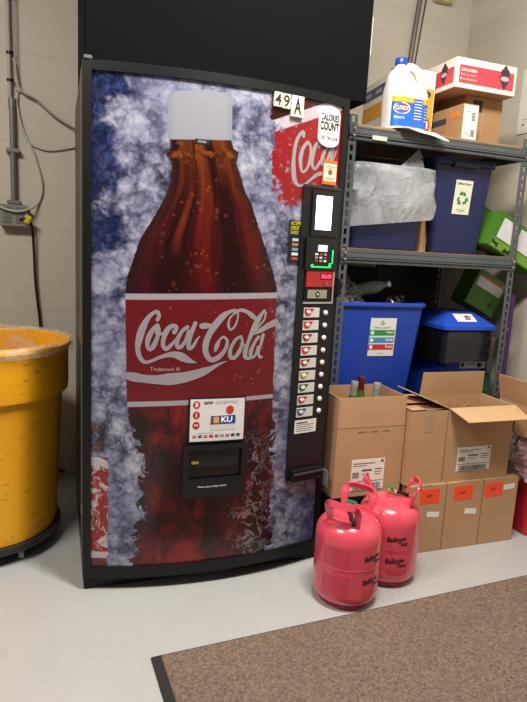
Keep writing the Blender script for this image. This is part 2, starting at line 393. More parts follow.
    lw = n.ramp(blob, [(.34, '#1b090b'), (.45, '#340c10'), (.53, '#5c1216'), (.61, '#80191c'), (.70, '#8c3424')])
    shine = n.mul(n.step(n.math('ABSOLUTE', n.sub(n.noise(v, 15, 8, .7, 1.), .5)), .03, .004), n.mul(n.step(n.add(s, n.mul(n.sub(n1, .5), .3)), .52, .62), n.step(z, .62, .5)))
    lw = n.mix(n.mul(shine, .65), lw, '#b9a9ae')
    lw = n.mix(n.mul(n.step(n.add(au, n.mul(n.sub(n1, .5), 1.1)), .60, 1.), .7), lw, '#17100f')
    cola = n.mix(n.step(n.add(z, n.mul(n.sub(n1, .5), .1)), .80, .70), cola, lw)
    # droplets
    dv = n.voro(v, 42); drop = n.mul(n.mul(n.band(dv, .14, .26, .04), n.step(n.noise(v, 9, 2), .50, .60)), 1.0)
    cola = n.mix(n.mul(n.mul(drop, .24), n.step(z, .55, .9, .35, 1.)), cola, '#b8694a')
    # neck ring
    ring = n.band(zt, 1.553, 1.574, .003)
    cola = n.mix(n.mul(ring, .6), cola, n.mix(n.step(n2, .45, .6), '#3a1608', '#8e5322'))
    # cap: ribbed white
    ribs = n.math('SINE', n.mul(n.math('ARCSINE', n.mn(n.mx(u, -.99), .99)), 90))
    cap = n.mix(n.step(ribs, -1, 1), '#93949f', '#999aa4')
    cap = n.mix(n.mul(n.step(au, .75, 1.), .45), cap, '#80818c')
    bot = n.mix(iscap, cola, cap)
    # --- label round the bottle
    zl = n.sub(z, n.mul(n.sub(s, .152), .036))
    zl2 = n.add(z, n.mul(n.mul(n.sub(s, .15), -.028), 1))
    red = n.mix(n.noise(v, 3, 5), '#64161c', '#721a20')
    worn = n.mul(n.step(n.noise(v, 21, 8, .72, 1.5), .60, .68), n.mx(n.step(s, .20, .14), n.mul(n.step(s, .55, .66), .9)))
    red = n.mix(n.mul(worn, .7), red, '#b59795')
    dropl = n.mul(n.band(n.voro(v, 40), .10, .18, .02), n.step(n.noise(v, 12, 2), .58, .66))
    red = n.mix(n.mul(dropl, .3), red, '#c0868a')
    lab = n.band(zl, .697, 1.094, .0015)
    wht = n.mx(n.band(zl, 1.073, 1.094, .0015), n.band(zl2, .697, .716, .0015))
    lc = n.mix(wht, red, n.mix(n.mul(n.step(n2, .56, .7), .4), '#a59ea6', '#6d2a30'))
    edge = n.step(n.add(n.math('ABSOLUTE', n.sub(s, .411)), n.mul(n.sub(n2, .5), .05)), .264, .258)
    bot = n.mix(lab, bot, lc); ins = n.mx(ins, n.mul(lab, edge))
    out = n.mix(ins, ice, bot)
    # --- second bottle, upper right, tilted
    t2 = n.sub(z, n.mul(n.sub(s, .632), .43))     # rises to the right
    e2 = n.add(s, n.mul(n.sub(n.noise(v, 20, 7, .7, 1), .5), .07))
    m2 = n.mul(n.mul(n.step(e2, .628, .634), n.step(t2, 1.375, 1.405)), n.step(z, 1.31, 1.36))
    m2 = n.mul(m2, n.step(n.add(n.sub(n.mul(n.sub(s, .63), 1.5), n.sub(1.62, z)), n.mul(n.sub(n.noise(v, 18, 7, .72, 1), .5), .45)), -.13, -.09))
    hole = n.mul(n.step(n.noise(v, 30, 6, .65), .56, .62), n.step(e2, .72, .67))
    m2 = n.mul(m2, n.sub(1, n.mul(hole, .9)))
    neck = n.mix(n.step(n1, .4, .6), '#2a0e10', '#4a161b')
    c2 = n.mix(n.step(t2, 1.708, 1.704), neck, '#b9b0b8')
    c2 = n.mix(n.step(n.add(t2, n.mul(n.sub(n1, .5), .02)), 1.668, 1.662), c2, '#8e171e')
    c2 = n.mix(n.mul(n.step(n.noise(v, 34, 6, .7), .60, .68), .55), c2, '#b79a9c')
    m2b = n.mx(m2, n.mul(n.mul(n.step(e2, .615, .622), n.step(s, .77, .70)), n.mul(n.step(t2, 1.70, 1.71), n.step(z, 1.80, 1.79))))
    m2b = n.mx(m2b, n.mul(n.step(t2, 1.704, 1.71), n.step(s, .70, .72)))
    out = n.mix(m2b, out, c2)
    # red splashes running down below it
    sp2 = n.mul(n.step(n.noise(v, 24, 7, .7, 1), .56, .62), n.mul(n.band(s, .64, .76, .02), n.band(z, 1.36, 1.50, .04)))
    out = n.mix(n.mul(sp2, .8), out, '#7c1a20')
    # --- third bottle, lower left edge
    e3 = n.add(s, n.mul(n.sub(n.noise(v, 24, 7, .7, 1), .5), .035))
    m3 = n.mul(n.step(e3, .088, .082), n.step(z, .515, .51))
    w3 = n.mx(n.band(n.add(z, n.mul(s, .5)), .51, .54, .002), n.band(z, .128, .152, .002))
    rb = n.mix(n.step(n.noise(v, 17, 7, .7, 1.5), .50, .58), '#8c1a20', '#c0b4b4')
    c3 = n.mix(w3, n.mix(n.step(z, .128, .124), rb, '#5a2a28'), '#b9b2b2')
    out = n.mix(m3, out, c3)
    m4 = n.mul(n.mul(n.step(e3, .078, .07), n.band(z, .53, .64, .01)), n.step(n2, .40, .47))
    out = n.mix(n.mul(m4, .85), out, n.mix(n.step(n1, .45, .6), '#2a0f0c', '#7c3a22'))
    out = n.mix(.22, out, (.0, .0, .0, 1))     # darkens the whole print evenly
    return n.fin(out, .22, spec=.4, coat=.15)
bm = bmesh.new(); NX, NZ = 40, 24
g = [[bm.verts.new(F(.026+(.914-.026)*i/NX, .093+(1.794-.093)*j/NZ, 0)) for i in range(NX+1)] for j in range(NZ+1)]
for j in range(NZ):
    for i in range(NX): bm.faces.new((g[j][i], g[j][i+1], g[j+1][i+1], g[j+1][i]))
me = bpy.data.meshes.new('art_panel'); bm.to_mesh(me); bm.free()
for p in me.polygons: p.use_smooth = True
art = link('art_panel', me, art_mat(), vm, label='printed panel of a cola bottle standing in crushed ice')
LOGOM = mat('#8f888c', .3, var=.12)
brush('logo_lettering', art, LOGOM, F, LOGO, .0012, label='white Coca-Cola script on the red bottle label')
brush('logo_lettering', art, LOGOM, F, LOGO2, .0012, label='white script of the cropped upper label')
text('small_lettering', art, mat('#b98f90', .5), F, 'Trademark ®', .222, .325, .828, .842, .0012)
decal('cap_band', art, BLACKM, F, [(.352, .402, 1.597, 1.612)], .0012, n=3)
text('small_lettering', art, mat('#cfcfcf', .5), F, 'COLD', .363, .39, 1.601, 1.608, .002)

# number plates and stickers
YW = mat('#d9d4bd', .6)
p = cb('number_plate', YW, .621, .650, 1.748, 1.794, 0, .010); text('numeral', p, INK, F, '4', .624, .648, 1.752, 1.790, .0105, .02)
p = cb('number_plate', YW, .652, .683, 1.746, 1.793, 0, .010); text('numeral', p, INK, F, '9', .656, .680, 1.750, 1.789, .0105, .02)
p = cb('letter_plate', YW, .687, .736, 1.724, 1.793, 0, .012); text('numeral', p, INK, F, 'A', .697, .727, 1.732, 1.785, .0125, .03)
st = []
for i in range(13): a = math.pi*i/12; st.append((.852+.046*math.cos(a), 1.757+.026*math.sin(a)))
for i in range(13): a = math.pi+math.pi*i/12; st.append((.852+.046*math.cos(a), 1.668+.026*math.sin(a)))
p = shape('calories_sticker', vm, WHITE, F, st, .010, label='rounded white calories sticker')
text('lettering', p, INK, F, 'CALORIES', .812, .892, 1.732, 1.756, .011, .03)
text('lettering', p, INK, F, 'COUNT', .810, .894, 1.698, 1.729, .011, .04)
text('lettering', p, mat('#555555'), F, 'CHECK THEN CHOOSE', .814, .890, 1.668, 1.680, .011, .02)
decal('rule', p, mat('#8a8a8a'), F, [(.82, .885, 1.688, 1.6895)], .011, .01)
p = cb('orange_sticker', mat('#d8641e', .5), .837, .898, 1.512, 1.598, 0, .010, label='orange and white sticker')
cb('sticker_panel', mat('#e2d8b4', .6), .839, .896, 1.523, 1.586, .010, .0108, parent=p)
shape('emblem', p, mat('#7a5a50'), F, ell(.868, 1.556, .010, .010), .0113, .0108)
decal('printed_lines', p, mat('#9a7868'), F, [(.848, .888, 1.574, 1.577), (.846, .89, 1.568, 1.570), (.846, .89, 1.535, 1.537), (.85, .886, 1.529, 1.531)], .0113, .0108)
p = cb('cards_sticker', BLACK, .710, .762, 1.222, 1.374, 0, .006, label='black sticker listing accepted credit cards')
text('lettering', p, mat('#b5b024', .5), F, 'ACCEPTS\nCREDIT\nCARDS', .714, .758, 1.325, 1.370, .0068, .02)
for k, (a, b) in enumerate((('#9fb0c0', 1.300), ('#b06a3a', 1.283), ('#5a8fb0', 1.266), ('#c8c8c8', 1.249), ('#a03a3a', 1.233))):
    decal('card_logo', p, mat(a), F, [(.724, .75, b, b+.010)], .0068, .006)

# selection column
colm = cb('control_column', mat('#121214', .38, spec=.4), .757, .926, .375, 1.50, 0, .012, label='black column with buttons, screens and coin slots')
cb('column_trim', mat('#26272a', .35), .757, .926, 1.494, 1.503, .008, .015)
cb('screen_bezel', mat('#0c0d12', .2), .795, .914, 1.325, 1.485, .012, .020, label='black bezel around the lit screen')
scn = cb('display_screen', glow('#dfe4ff', 6.0), .812, .882, 1.347, 1.468, .020, .022, label='lit white screen')
rd = cb('card_reader', mat('#09090b', .25), .778, .922, 1.200, 1.315, .012, .024, label='card reader with green lights')
cb('reader_screen', glow('#cfd8e8', 1.6), .830, .872, 1.268, 1.292, .024, .026, parent=rd)
for r_ in range(3):
    for c_ in range(3):
        decal('key', rd, mat(('#b9322c', '#9a9a9a', '#dddddd')[(r_+c_) % 3]), F, [(.818+.020*c_, .830+.020*c_, 1.236+.012*r_-.006, 1.243+.012*r_-.006)], .027, .024)
for a in ((.805, .890, 1.209, 1.2115), (.803, .812, 1.211, 1.220), (.884, .893, 1.211, 1.226), (.897, .901, 1.225, 1.275), (.800, .896, 1.2125, 1.2135)):
    cb('status_light', glow('#12d860', 3.0), *a, .024, .026, parent=rd)
sw = mat('#a09d8c', .5)
cb('payment_trim', sw, .912, .918, 1.078, 1.312, .012, .020); cb('payment_trim', sw, .782, .918, 1.074, 1.080, .012, .020)
pa = cb('price_panel', mat('#a32024', .35), .789, .911, 1.137, 1.195, .012, .021, label='red panel with the price display')
cb('price_window', mat('#2a0508', .2), .850, .905, 1.165, 1.188, .021, .022, parent=pa)
text('digits', pa, glow('#ff2a4c', 7), F, '101.00', .856, .900, 1.169, 1.184, .0225, .02)
cb('lock', GREY, .872, .884, 1.143, 1.155, .021, .027, parent=pa)
ca = cb('coin_panel', BLACKM, .786, .911, 1.084, 1.133, .012, .020)
cb('coin_plate', mat('#9b9684', .4, metal=.3), .797, .885, 1.094, 1.126, .020, .023, parent=ca)
shape('coin_slot', ca, INK, F, ell(.842, 1.110, .009, .011), .0245, .023); shape('coin_slot_ring', ca, mat('#c9c4b0'), F, ell(.842, 1.110, .004, .005), .0255, .0245)
lk = bx('door_lock', vm, BLACKM, .925, .95, -.035, .0, 1.10, 1.17, .008)
cols = ['#b3242a', '#c02228', '#8d2026', '#a83a40', '#9a2c30', '#8c8a3c', '#3c5a48', '#a63a34', '#3a5a86']
BTN = mat('#d9d9d6', .35)
for k in range(9):
    z1 = 1.058-.0485*k; s0 = .789-.0006*k; s1 = .859
    q = cb('drink_label', mat('#c9c5bf', .4), s0, s1, z1-.036, z1, .012, .017)
    shape('label_picture', q, mat(cols[k], .4, var=.3), F, [(s0+.002, z1-.003), (s0+.045, z1-.003), (s0+.034, z1-.018), (s0+.026, z1-.028), (s0+.010, z1-.030), (s0+.002, z1-.018)], .018, .017)
    shape('label_mark', q, mat('#e8e2da', .4), F, [(s0+.008, z1-.012), (s0+.022, z1-.006), (s0+.034, z1-.016), (s0+.020, z1-.022)], .0185, .018)
    bm = bmesh.new(); cz = z1-.020; pr = [(.0098, .012), (.0098, .017), (.008, .021), (.004, .023), (.0001, .0235)]
    loops(bm, [[F(.8905+r_*math.cos(2*math.pi*i/18), cz+r_*math.sin(2*math.pi*i/18), o_) for i in range(18)] for r_, o_ in pr], False, True)
    obj('selection_button', bm, BTN, vm, True)
q = cb('notice_label', PAPER, .781, .882, .567, .620, .012, .0135, label='white paper label under the buttons')
decal('printed_lines', q, mat('#555555'), F, [(.788, .84, .607, .612)]+[(.788, .868-.01*(k % 2), .600-.008*k, .6015-.008*k) for k in range(4)], .0142, .0135, n=2)
bm = bmesh.new(); slab(bm, F, .775, .92, .375, .42, .012, .034, 5); obj('coin_return', bm, BLACKM, vm)
cb('coin_return_lip', mat('#55575a', .3, metal=.5), .783, .922, .405, .411, .034, .040)

# payment poster and delivery port
ps = cb('payment_poster', BLACK, .359, .571, .564, .731, 0, .008, label='white NOW ACCEPTING card poster in a black frame')
cb('poster_sheet', mat('#d6d3d0', .45), .364, .566, .569, .726, .008, .009, parent=ps)
RD = mat('#b3242a', .5)
for v_ in (.706, .668, .630):
    shape('red_dot', ps, RD, F, ell(.386, v_, .013, .014), .0098, .009); 
decal('dot_mark', ps, mat('#d8d0ce'), F, [(.381, .391, .698, .714), (.384, .388, .660, .676), (.379, .393, .628, .633)], .0105, .0098)
shape('red_dot', ps, mat('#b8352c', .5), F, ell(.510, .684, .015, .016), .0098, .009)
text('lettering', ps, INK, F, 'NOW', .412, .447, .707, .718, .0098, .04, .25)
text('lettering', ps, mat('#b98a96'), F, 'ACCEPTING', .452, .540, .707, .718, .0098, 0, .25)
cb('card_picture', mat('#c9c9ca', .5), .438, .532, .609, .664, .009, .0098, parent=ps)
cb('card_picture', mat('#1c3a86', .5), .440, .532, .632, .664, .0098, .0104, parent=ps)
decal('card_mark', ps, mat('#d89a3a'), F, [(.449, .470, .636, .660)], .011, .0104); decal('card_mark', ps, mat('#c23a3a'), F, [(.438, .443, .632, .654)], .011, .0104)
text('lettering', ps, mat('#f0f0f0'), F, 'KU', .478, .520, .638, .660, .0112, .03)
decal('printed_lines', ps, mat('#aaaaaa'), F, [(.392, .45, .600, .602)], .0098, .009)
for k, cc in enumerate(('#b07a3a', '#2a5aa0', '#c06a5a', '#b8302a', '#707070', '#8a8a8a', '#a86a6a', '#2a3a6a', '#444444')):
    decal('card_logo', ps, mat(cc), F, [(.374+.0205*k, .388+.0205*k, .583, .593)], .0098, .009)
bm = bmesh.new()
for a in ((.341, .362, .357, .555), (.560, .581, .357, .555)): slab(bm, F, *a, 0, .022, 1)
for a in ((.362, .560, .540, .555), (.362, .560, .357, .427)): slab(bm, F, *a, 0, .022, 7)
port = obj('delivery_port', bm, mat('#141416', .3, spec=.5), vm, label='black delivery port at the bottom of the door')
cb('port_recess', mat('#08080a', .12, spec=.6), .362, .560, .427, .540, .001, .006, parent=port)
cb('port_flap', mat('#1d1e22', .15, spec=.5), .395, .548, .470, .538, .006, .010, parent=port)
cb('port_sticker', mat('#8f8c2a', .5), .374, .400, .484, .493, .006, .0105, parent=port)
text('lettering', port, mat('#c9c9c9'), F, 'Please open bottles slowly', .397, .505, .395, .404, .0228, .02)

bb = thing('black_box', 'large plain black box standing on top of the drinks machine', 'box', (.083, 2.045, MH+.001))
bx('body', bb, mat('#090808', .85, spec=.08), 0, 1.012, 0, .55, 0, .95, .004)
bx('torn_edge', bb, mat('#cfc7b6', .8), 1.0122, 1.0136, .0, .03, .17, .30, label='torn pale paper strip on the edge')
# ---------------------------------------------------------------- left side: bin, outlet, cables
BX, BY = -.285, 2.52
can = thing('trash_can', 'round yellow plastic trash can, scuffed, left of the drinks machine', 'trash can', (BX, BY, .078))
YL = yellow_mat()
bm = bmesh.new()
pr = [(.262, 0), (.272, .006), (.300, .565), (.302, .575), (.322, .580), (.325, .600), (.325, .752), (.333, .757), (.338, .765), (.336, .776), (.328, .780), (.318, .776), (.312, .765), (.296, .57), (.262, .012)]
loops(bm, [circ(r, z, 64) for r, z in pr]); obj('body', bm, YL, can, True)
for s in (-1, 1):
    bm = bmesh.new(); sweep(bm, catmull([(s*.322, -.07, .66), (s*.362, -.06, .66), (s*.366, 0, .66), (s*.362, .06, .66), (s*.322, .07, .66)], 5), [(.012, -.02), (.012, .02), (-.004, .02), (-.004, -.02)])
    o = obj('handle', bm, YL, can)
    o.rotation_euler = (0, 0, R(60))
dl = thing('caster_dolly', 'black wheeled dolly under the yellow trash can', 'dolly', (BX, BY, 0))
DB = mat('#232325', .5)
lathe('platform', [(.24, .052), (.285, .052), (.29, .060), (.29, .082), (.280, .084), (.276, .074), (.02, .074)], DB, dl, 48)
for k in range(5):
    a = R(-55+72*k); x, y = .245*math.cos(a), .245*math.sin(a)
    bm = bmesh.new(); loops(bm, [[Vector((x+.009*(1 if w else -1), y+.024*math.cos(2*math.pi*i/20), .025+.024*math.sin(2*math.pi*i/20))) for i in range(20)] for w in (0, 1)])
    c_ = obj('caster_wheel', bm, mat('#8d8d8d', .4), dl, True)
    bx('caster_fork', c_, GREY, x-.013, x+.013, y-.012, y+.012, .030, .053, .003)
# clear liner folded over the rim
bm = bmesh.new(); LL = []
for r, z, am in ((.27, .45, .012), (.292, .60, .010), (.305, .72, .008), (.318, .782, .004), (.332, .790, .004), (.346, .781, .005), (.349, .768, .005), (.347, .758, .006), (.348, .750, .006)):
    l = []
    for i in range(96):
        a = 2*math.pi*i/96; nz = noise.noise(Vector((math.cos(a)*5, math.sin(a)*5, z*6)))
        rr = r+am*abs(nz)+am*.5*noise.noise(Vector((math.cos(a)*17, math.sin(a)*17, z*9)))*(1 if r < .31 or r > .33 else .2)
        zz = z + (.030*noise.noise(Vector((math.cos(a)*3, math.sin(a)*3, 7))) if z < .72 and r > .33 else 0) + (.005*nz if z > .78 else 0)
        l.append(Vector((rr*math.cos(a), rr*math.sin(a), zz)))
    LL.append(l)
loops(bm, LL, False, False)
ln = obj('trash_bag', bm, bag_mat('clear_liner', '#f2e2c4', .12, .42, .3, 8), None, True); ln.location = (BX, BY, .078)
tag(ln, 'clear plastic liner folded over the rim of the yellow trash can', 'bag')

GALV = mat('#84827c', .4, metal=.45); WIRE = mat('#b9b3a6', .5)
cd = thing('wall_conduit', 'grey metal conduit pipe on the left wall running down to the outlet box', 'conduit', (-.197, WY-.022, 1.42))
tube('pipe', [(0, 0, 0), (0, 0, .47)], .0135, GALV, cd, 14, 0)
tube('upper_pipe', [(-.008, 0, .47), (-.012, 0, 1.3)], .009, mat('#a9a49a', .45), cd, 12, 0)
tube('coupling', [(0, 0, .44), (0, 0, .485)], .0165, GALV, cd, 14, 0)
for z in (.24, .0, ): bx('strap', cd, GALV, -.030, .030, -.0165, .021, z, z+.018, .002)
for z in (.56, .68, .93): tube('cable_tie', [(-.005, 0, z), (-.005, 0, z+.010)], .016, BLACK, cd, 12, 0)
ob = thing('outlet_box', 'grey metal four-socket outlet box on the left wall', 'outlet', (-.198, WY-.001, 1.317))
bx('box', ob, GALV, -.062, .062, -.048, 0, 0, .098, .004)
bx('cover_plate', ob, mat('#96948d', .4, metal=.4), -.064, .064, -.052, -.048, -.002, .100, .001)
fo = FRONT(0, -.052, 0)
for cx_ in (-.028, .028):
    rc = bx('receptacle', ob, mat('#76736b', .5), cx_-.017, cx_+.017, -.055, -.052, .012, .086, .002)
    for cz_ in (.032, .066):
        decal('socket_slots', rc, INK, FRONT(0, -.055, 0), [(cx_-.007, cx_-.005, cz_, cz_+.010), (cx_+.005, cx_+.007, cz_, cz_+.010), (cx_-.002, cx_+.002, cz_-.010, cz_-.005)])
for xx, zz in ((-.058, .092), (.058, .006)): bx('screw', ob, GREY, xx-.003, xx+.003, -.0535, -.052, zz-.003, zz+.003)
def cable(name, pts, r, m, label, y=WY-.012):
    P = [(a[0], y if len(a) < 3 else a[2], a[1]) for a in pts]
    o = tube(name, P, r, m, None, 8, 6); return tag(o, label, 'cable')
cable('white_cable', [(-.180, 1.95), (-.161, 1.945), (-.109, 1.925), (-.029, 1.868), (.11, 1.78)], .0055, WIRE, 'upper pale cable curving from the conduit to behind the machine')
cable('white_cable', [(-.207, 2.8), (-.205, 2.203), (-.170, 2.02), (-.173, 1.877), (-.158, 1.767), (-.121, 1.712), (-.03, 1.689), (.11, 1.725)], .0045, WIRE, 'pale cable hanging from above in a low loop towards the machine', WY-.008)
cable('white_cable', [(-.180, 1.915), (-.158, 1.79), (-.103, 1.659), (-.069, 1.521), (-.088, 1.434), (-.148, 1.391, WY-.062), (-.216, 1.388, WY-.066), (-.30, 1.42, WY-.06), (-.36, 1.43, WY-.03)], .0055, WIRE, 'pale cable looping down and across the front of the outlet box')
cable('white_cable', [(-.18, 2.8), (-.180, 2.15), (-.172, 1.99), (-.150, 1.940), (-.085, 1.912), (-.006, 1.848), (.11, 1.79)], .004, mat('#a8a195', .5), 'thin grey cable dropping from above and bending right to the machine', WY-.028)
pc = thing('power_cord', 'black power cord with yellow tag plugged into the outlet box', 'cord', (-.17, WY-.06, .82))
tube('cord', [(0.0, .006, .525), (.03, -.004, .53), (.052, .02, .50), (.060, .035, .385), (.064, .040, .236), (.075, .042, .11), (.083, .042, .02), (.09, .042, -.2), (.10, .040, -.70), (.2, .045, -.79)], .0065, BLACK, pc, 8, 6)
bm = bmesh.new(); box(bm, .020, .052, -.012, .008, .508, .550, .006, Matrix.Translation((.036, 0, .53)) @ Matrix.Rotation(R(25), 4, 'Y') @ Matrix.Translation((-.036, 0, -.53)))
obj('tag', bm, mat('#d6c21e', .5), pc, True, 'yellow tag wrapped on the plug')

c2 = thing('wall_conduit', 'grey conduit pipe high on the back wall behind the bleach jug', 'conduit', (1.915, WY-.02, 1.3))
tube('pipe', [(-.005, 0, 0), (.012, 0, .9), (.055, 0, 1.45), (.085, 0, 1.8)], .014, mat('#6e6b65', .45, metal=.3), c2, 12, 4)
tube('thin_wire', [(.030, .004, 0), (.047, .004, .9), (.098, .004, 1.45), (.128, .004, 1.8)], .0045, mat('#2c2a28', .5), c2, 8, 4)
jb = thing('junction_box', 'small cream junction box high on the back wall', 'box', (2.115, WY, 2.735))
bx('box', jb, mat('#d9ce9c', .5), -.055, .055, -.05, 0, 0, .12, .005); bx('cover', jb, mat('#cfc596', .5), -.05, .05, -.054, -.05, .005, .115, .001)
nt = thing('wall_notice', 'white notice sheet on the right wall above the shelf end', 'notice', (WX-.001, 2.50, 1.95))
fr_ = plane((WX-.003, 2.645, 1.945), (0, -1, 0), (0, 0, 1))
decal('sheet', nt, PAPER, lambda u, v, o=0: fr_(u, v, o)-Vector((WX-.001, 2.50, 1.95)), [(0, .30, 0, .33)], .002)
decal('printed_lines', nt, mat('#8a867e'), lambda u, v, o=0: fr_(u, v, o)-Vector((WX-.001, 2.50, 1.95)), [(.03, .05, .04, .05), (.07, .10, .04, .05), (.03, .2, .07, .073)], .0028, .002)

# ---------------------------------------------------------------- shelving unit
RX0, RX1, RY0, RY1, RT = 1.138, 2.084, 2.262, 2.87, 1.835
rk = thing('shelving_unit', 'grey steel shelving unit with slotted uprights right of the machine', 'shelving unit', ((RX0+RX1)/2, (RY0+RY1)/2, 0))
OR = Vector(rk.location)
def loc(*a): return tuple(Vector(a)-OR)
def post(x, y, sx, sy):
    """slotted angle post; corner at x,y, flanges towards sx and sy"""
    bm = bmesh.new(); w, t, p = .040, .0022, .0381
    def flange(f):
        slab(bm, f, 0, .013, 0, RT, 0, t); slab(bm, f, .026, w, 0, RT, 0, t)
        z = 0
        while z < RT-.001:
            z2 = min(z+.0135, RT); slab(bm, f, .013, .026, z, z2, 0, t); z += p
    o_ = Vector((x, y, 0))-OR
    flange(lambda u, v, o=0: o_+Vector((sx*u, sy*o, v)))
    flange(lambda u, v, o=0: o_+Vector((sx*o, sy*u, v)))
    return obj('upright', bm, STEEL, rk)
for x, sx in ((RX0, 1), (RX1, -1)):
    for y, sy in ((RY0, 1), (RY1, -1)):
        u_ = post(x, y, sx, sy)
        a = Vector((x, y, 0))-OR
        bx('foot', u_, BLACK, min(a.x, a.x+sx*.042), max(a.x, a.x+sx*.042), min(a.y, a.y+sy*.042), max(a.y, a.y+sy*.042), 0, .012)
LV = [1.80, 1.293, .425, .085]
for k, z in enumerate(LV):
    bx('shelf_board', rk, SHELFB, *[v for v in (loc(RX0+.004, 0, 0)[0], loc(RX1-.004, 0, 0)[0], loc(0, RY0+.004, 0)[1], loc(0, RY1-.004, 0)[1])], z-.012, z, 0)
    for nm, (y0, y1) in (('front_beam', (RY0-.006, RY0-.001)), ('rear_beam', (RY1+.001, RY1+.006))):
        bm = bmesh.new(); x0, x1 = loc(RX0+.002, 0, 0)[0], loc(RX1-.002, 0, 0)[0]
        a0, a1 = loc(0, y0, 0)[1], loc(0, y1, 0)[1]
        box(bm, x0, x1, a0, a1, z-.062, z-.012, .0015)
        if nm == 'front_beam':
            box(bm, x0, x1, a0-.006, a0, z-.052, z-.040, .003); box(bm, x0, x1, a0, a0+.03, z-.0645, z-.062)
            box(bm, x0+.04, x1-.04, a0-.002, a0, z-.018, z-(.011 if k != 1 else .002))
        b_ = obj(nm, bm, STEEL, rk, True)
        if nm == 'front_beam':
            for xx in (x0+.020, x1-.020):
                for dz in (.022, .050): lathe('rivet', [(.006, 0), (.005, .003), (.0001, .004)], mat('#a9a9a6', .35, metal=.6), b_, 12).matrix_local = Matrix.Translation((xx, a0-.0065, z-dz)) @ Matrix.Rotation(R(90), 4, 'X')
    for x, nm in ((RX0, 1), (RX1, -1)):
        xx = loc(x+nm*.0035, 0, 0)[0]
        bx('side_beam', rk, STEEL, min(xx, xx+nm*.004), max(xx, xx+nm*.004), loc(0, RY0+.045, 0)[1], loc(0, RY1-.045, 0)[1], z-.062, z-.013, 0)
q = loc(1.245, RY0-.0125, 1.742)
decal('beam_label', rk, mat('#c9c4b6', .5), FRONT(*q), [(0, .07, 0, .017)], label='small pale sticker on the top beam')

# ---------------------------------------------------------------- top shelf
Z1 = 1.801
jug = thing('bleach_jug', 'white bleach jug with blue cap and blue label on top shelf', 'jug', (1.458, 2.37, Z1+.006)); jug.scale = (1.03, 1, 1)
HD = mat('#f2f1ed', .35, spec=.5, var=.02)
bm = bmesh.new()
LP = [(.176, .122, 0, .04, 0), (.186, .130, .006, .045, 0), (.188, .132, .10, .045, 0), (.186, .13, .165, .045, 0), (.172, .12, .190, .045, -.004), (.120, .105, .215, .045, -.028), (.104, .09, .235, .043, -.034), (.084, .074, .252, .036, -.034), (.056, .052, .268, .026, -.033), (.044, .044, .276, .022, -.032), (.044, .044, .290, .022, -.032)]
loops(bm, [rrect(w, d, z, r, cx_, 0, 8) for w, d, z, r, cx_ in LP]); obj('body', bm, HD, jug, True)
bm = bmesh.new()
sweep(bm, catmull([(-.040, 0, .252), (-.005, 0, .276), (.035, 0, .274), (.066, 0, .245), (.078, 0, .20), (.072, 0, .15)], 6), [(.020*math.cos(2*math.pi*i/14), .019*math.sin(2*math.pi*i/14)) for i in range(14)], Vector((0, 1, 0)))
obj('handle', bm, HD, jug, True)
bm = bmesh.new()
loops(bm, [[Vector((-.032+(r+(.0012 if i % 2 else 0))*math.cos(2*math.pi*i/36), (r+(.0012 if i % 2 else 0))*math.sin(2*math.pi*i/36), z)) for i in range(36)] for r, z in ((.025, .284), (.0255, .286), (.025, .306), (.022, .311))])
obj('cap', bm, mat('#1f49b8', .35), jug, True)
def jf(u, v, off=0):       # wraps the front of the jug: u = arc length from the middle
    hw, r = .094, .045; s = abs(u); sg = 1 if u >= 0 else -1; fl = hw-r
    if s <= fl: return Vector((sg*s, -.066-off, v))
    a = min((s-fl)/r, math.pi/2+1.); return Vector((sg*(fl+(r+off)*math.sin(a)), -.066+r-(r+off)*math.cos(a), v))
lb = decal('label', jug, mat('#1c66c4', .4), jf, [(-.095, .095, .018, .135)], .0010, -.002, 24, 'blue label with red and white oval')
decal('yellow_band', lb, mat('#e8b22a', .4), jf, [(-.095, .095, .118, .140)], .0014, 0, 24)
decal('text_panel', lb, mat('#3a58b8', .4), jf, [(.005, .052, .03, .135)], .0018, 0, 8)
shape('oval', lb, mat('#eef0f2', .4), jf, ell(-.048, .092, .038, .024), .0022, 0)
shape('oval', lb, mat('#c8262c', .4), jf, ell(-.048, .092, .034, .019), .0026, 0)
text('lettering', lb, mat('#ffffff'), jf, 'CLOROX', -.077, -.019, .084, .101, .0034, .02)
text('lettering', lb, mat('#e6ecf6'), jf, 'Bleach', -.080, -.035, .048, .060, .0024)
decal('printed_lines', lb, mat('#dfe6f2'), jf, [(.010, .047, .124-.012*k, .127-.012*k) for k in range(7)]+[(.062, .09, .10-.013*k, .103-.013*k) for k in range(5)], .0024, .0010, 8)

wt = thing('plastic_tray', 'white plastic sheet under the bleach jug, drooping over the shelf edge', 'sheet', (1.43, 2.33, Z1))
bm = bmesh.new(); LT = []
def tray(off):
    g = []
    for i in range(9):
        for j in range(9):
            x = -.085+.21*i/8; y = .10-.22*j/8
            zz = .004 - max(0, (-y-.062))*(.12+.55*i/8) + .0015*math.sin(i*1.3+j)*(y < -.05)
            g.append(Vector((x+(.03*max(0, -y-.05)/.05), y, zz+off)))
    return g
A_, B_ = tray(0), tray(.004); va = [bm.verts.new(p) for p in A_]; vb = [bm.verts.new(p) for p in B_]
for i in range(8):
    for j in range(8):
        a = i*9+j; bm.faces.new((va[a], va[a+1], va[a+10], va[a+9])); bm.faces.new((vb[a], vb[a+9], vb[a+10], vb[a+1]))
edge = [i for i in range(9)]+[i*9+8 for i in range(1, 9)]+[72+j for j in range(7, -1, -1)]+[i*9 for i in range(7, 0, -1)]
for a, b in zip(edge, edge[1:]+edge[:1]): bm.faces.new((va[a], vb[a], vb[b], va[b]))
obj('sheet', bm, mat('#e9e7e1', .4, var=.02), wt, True)

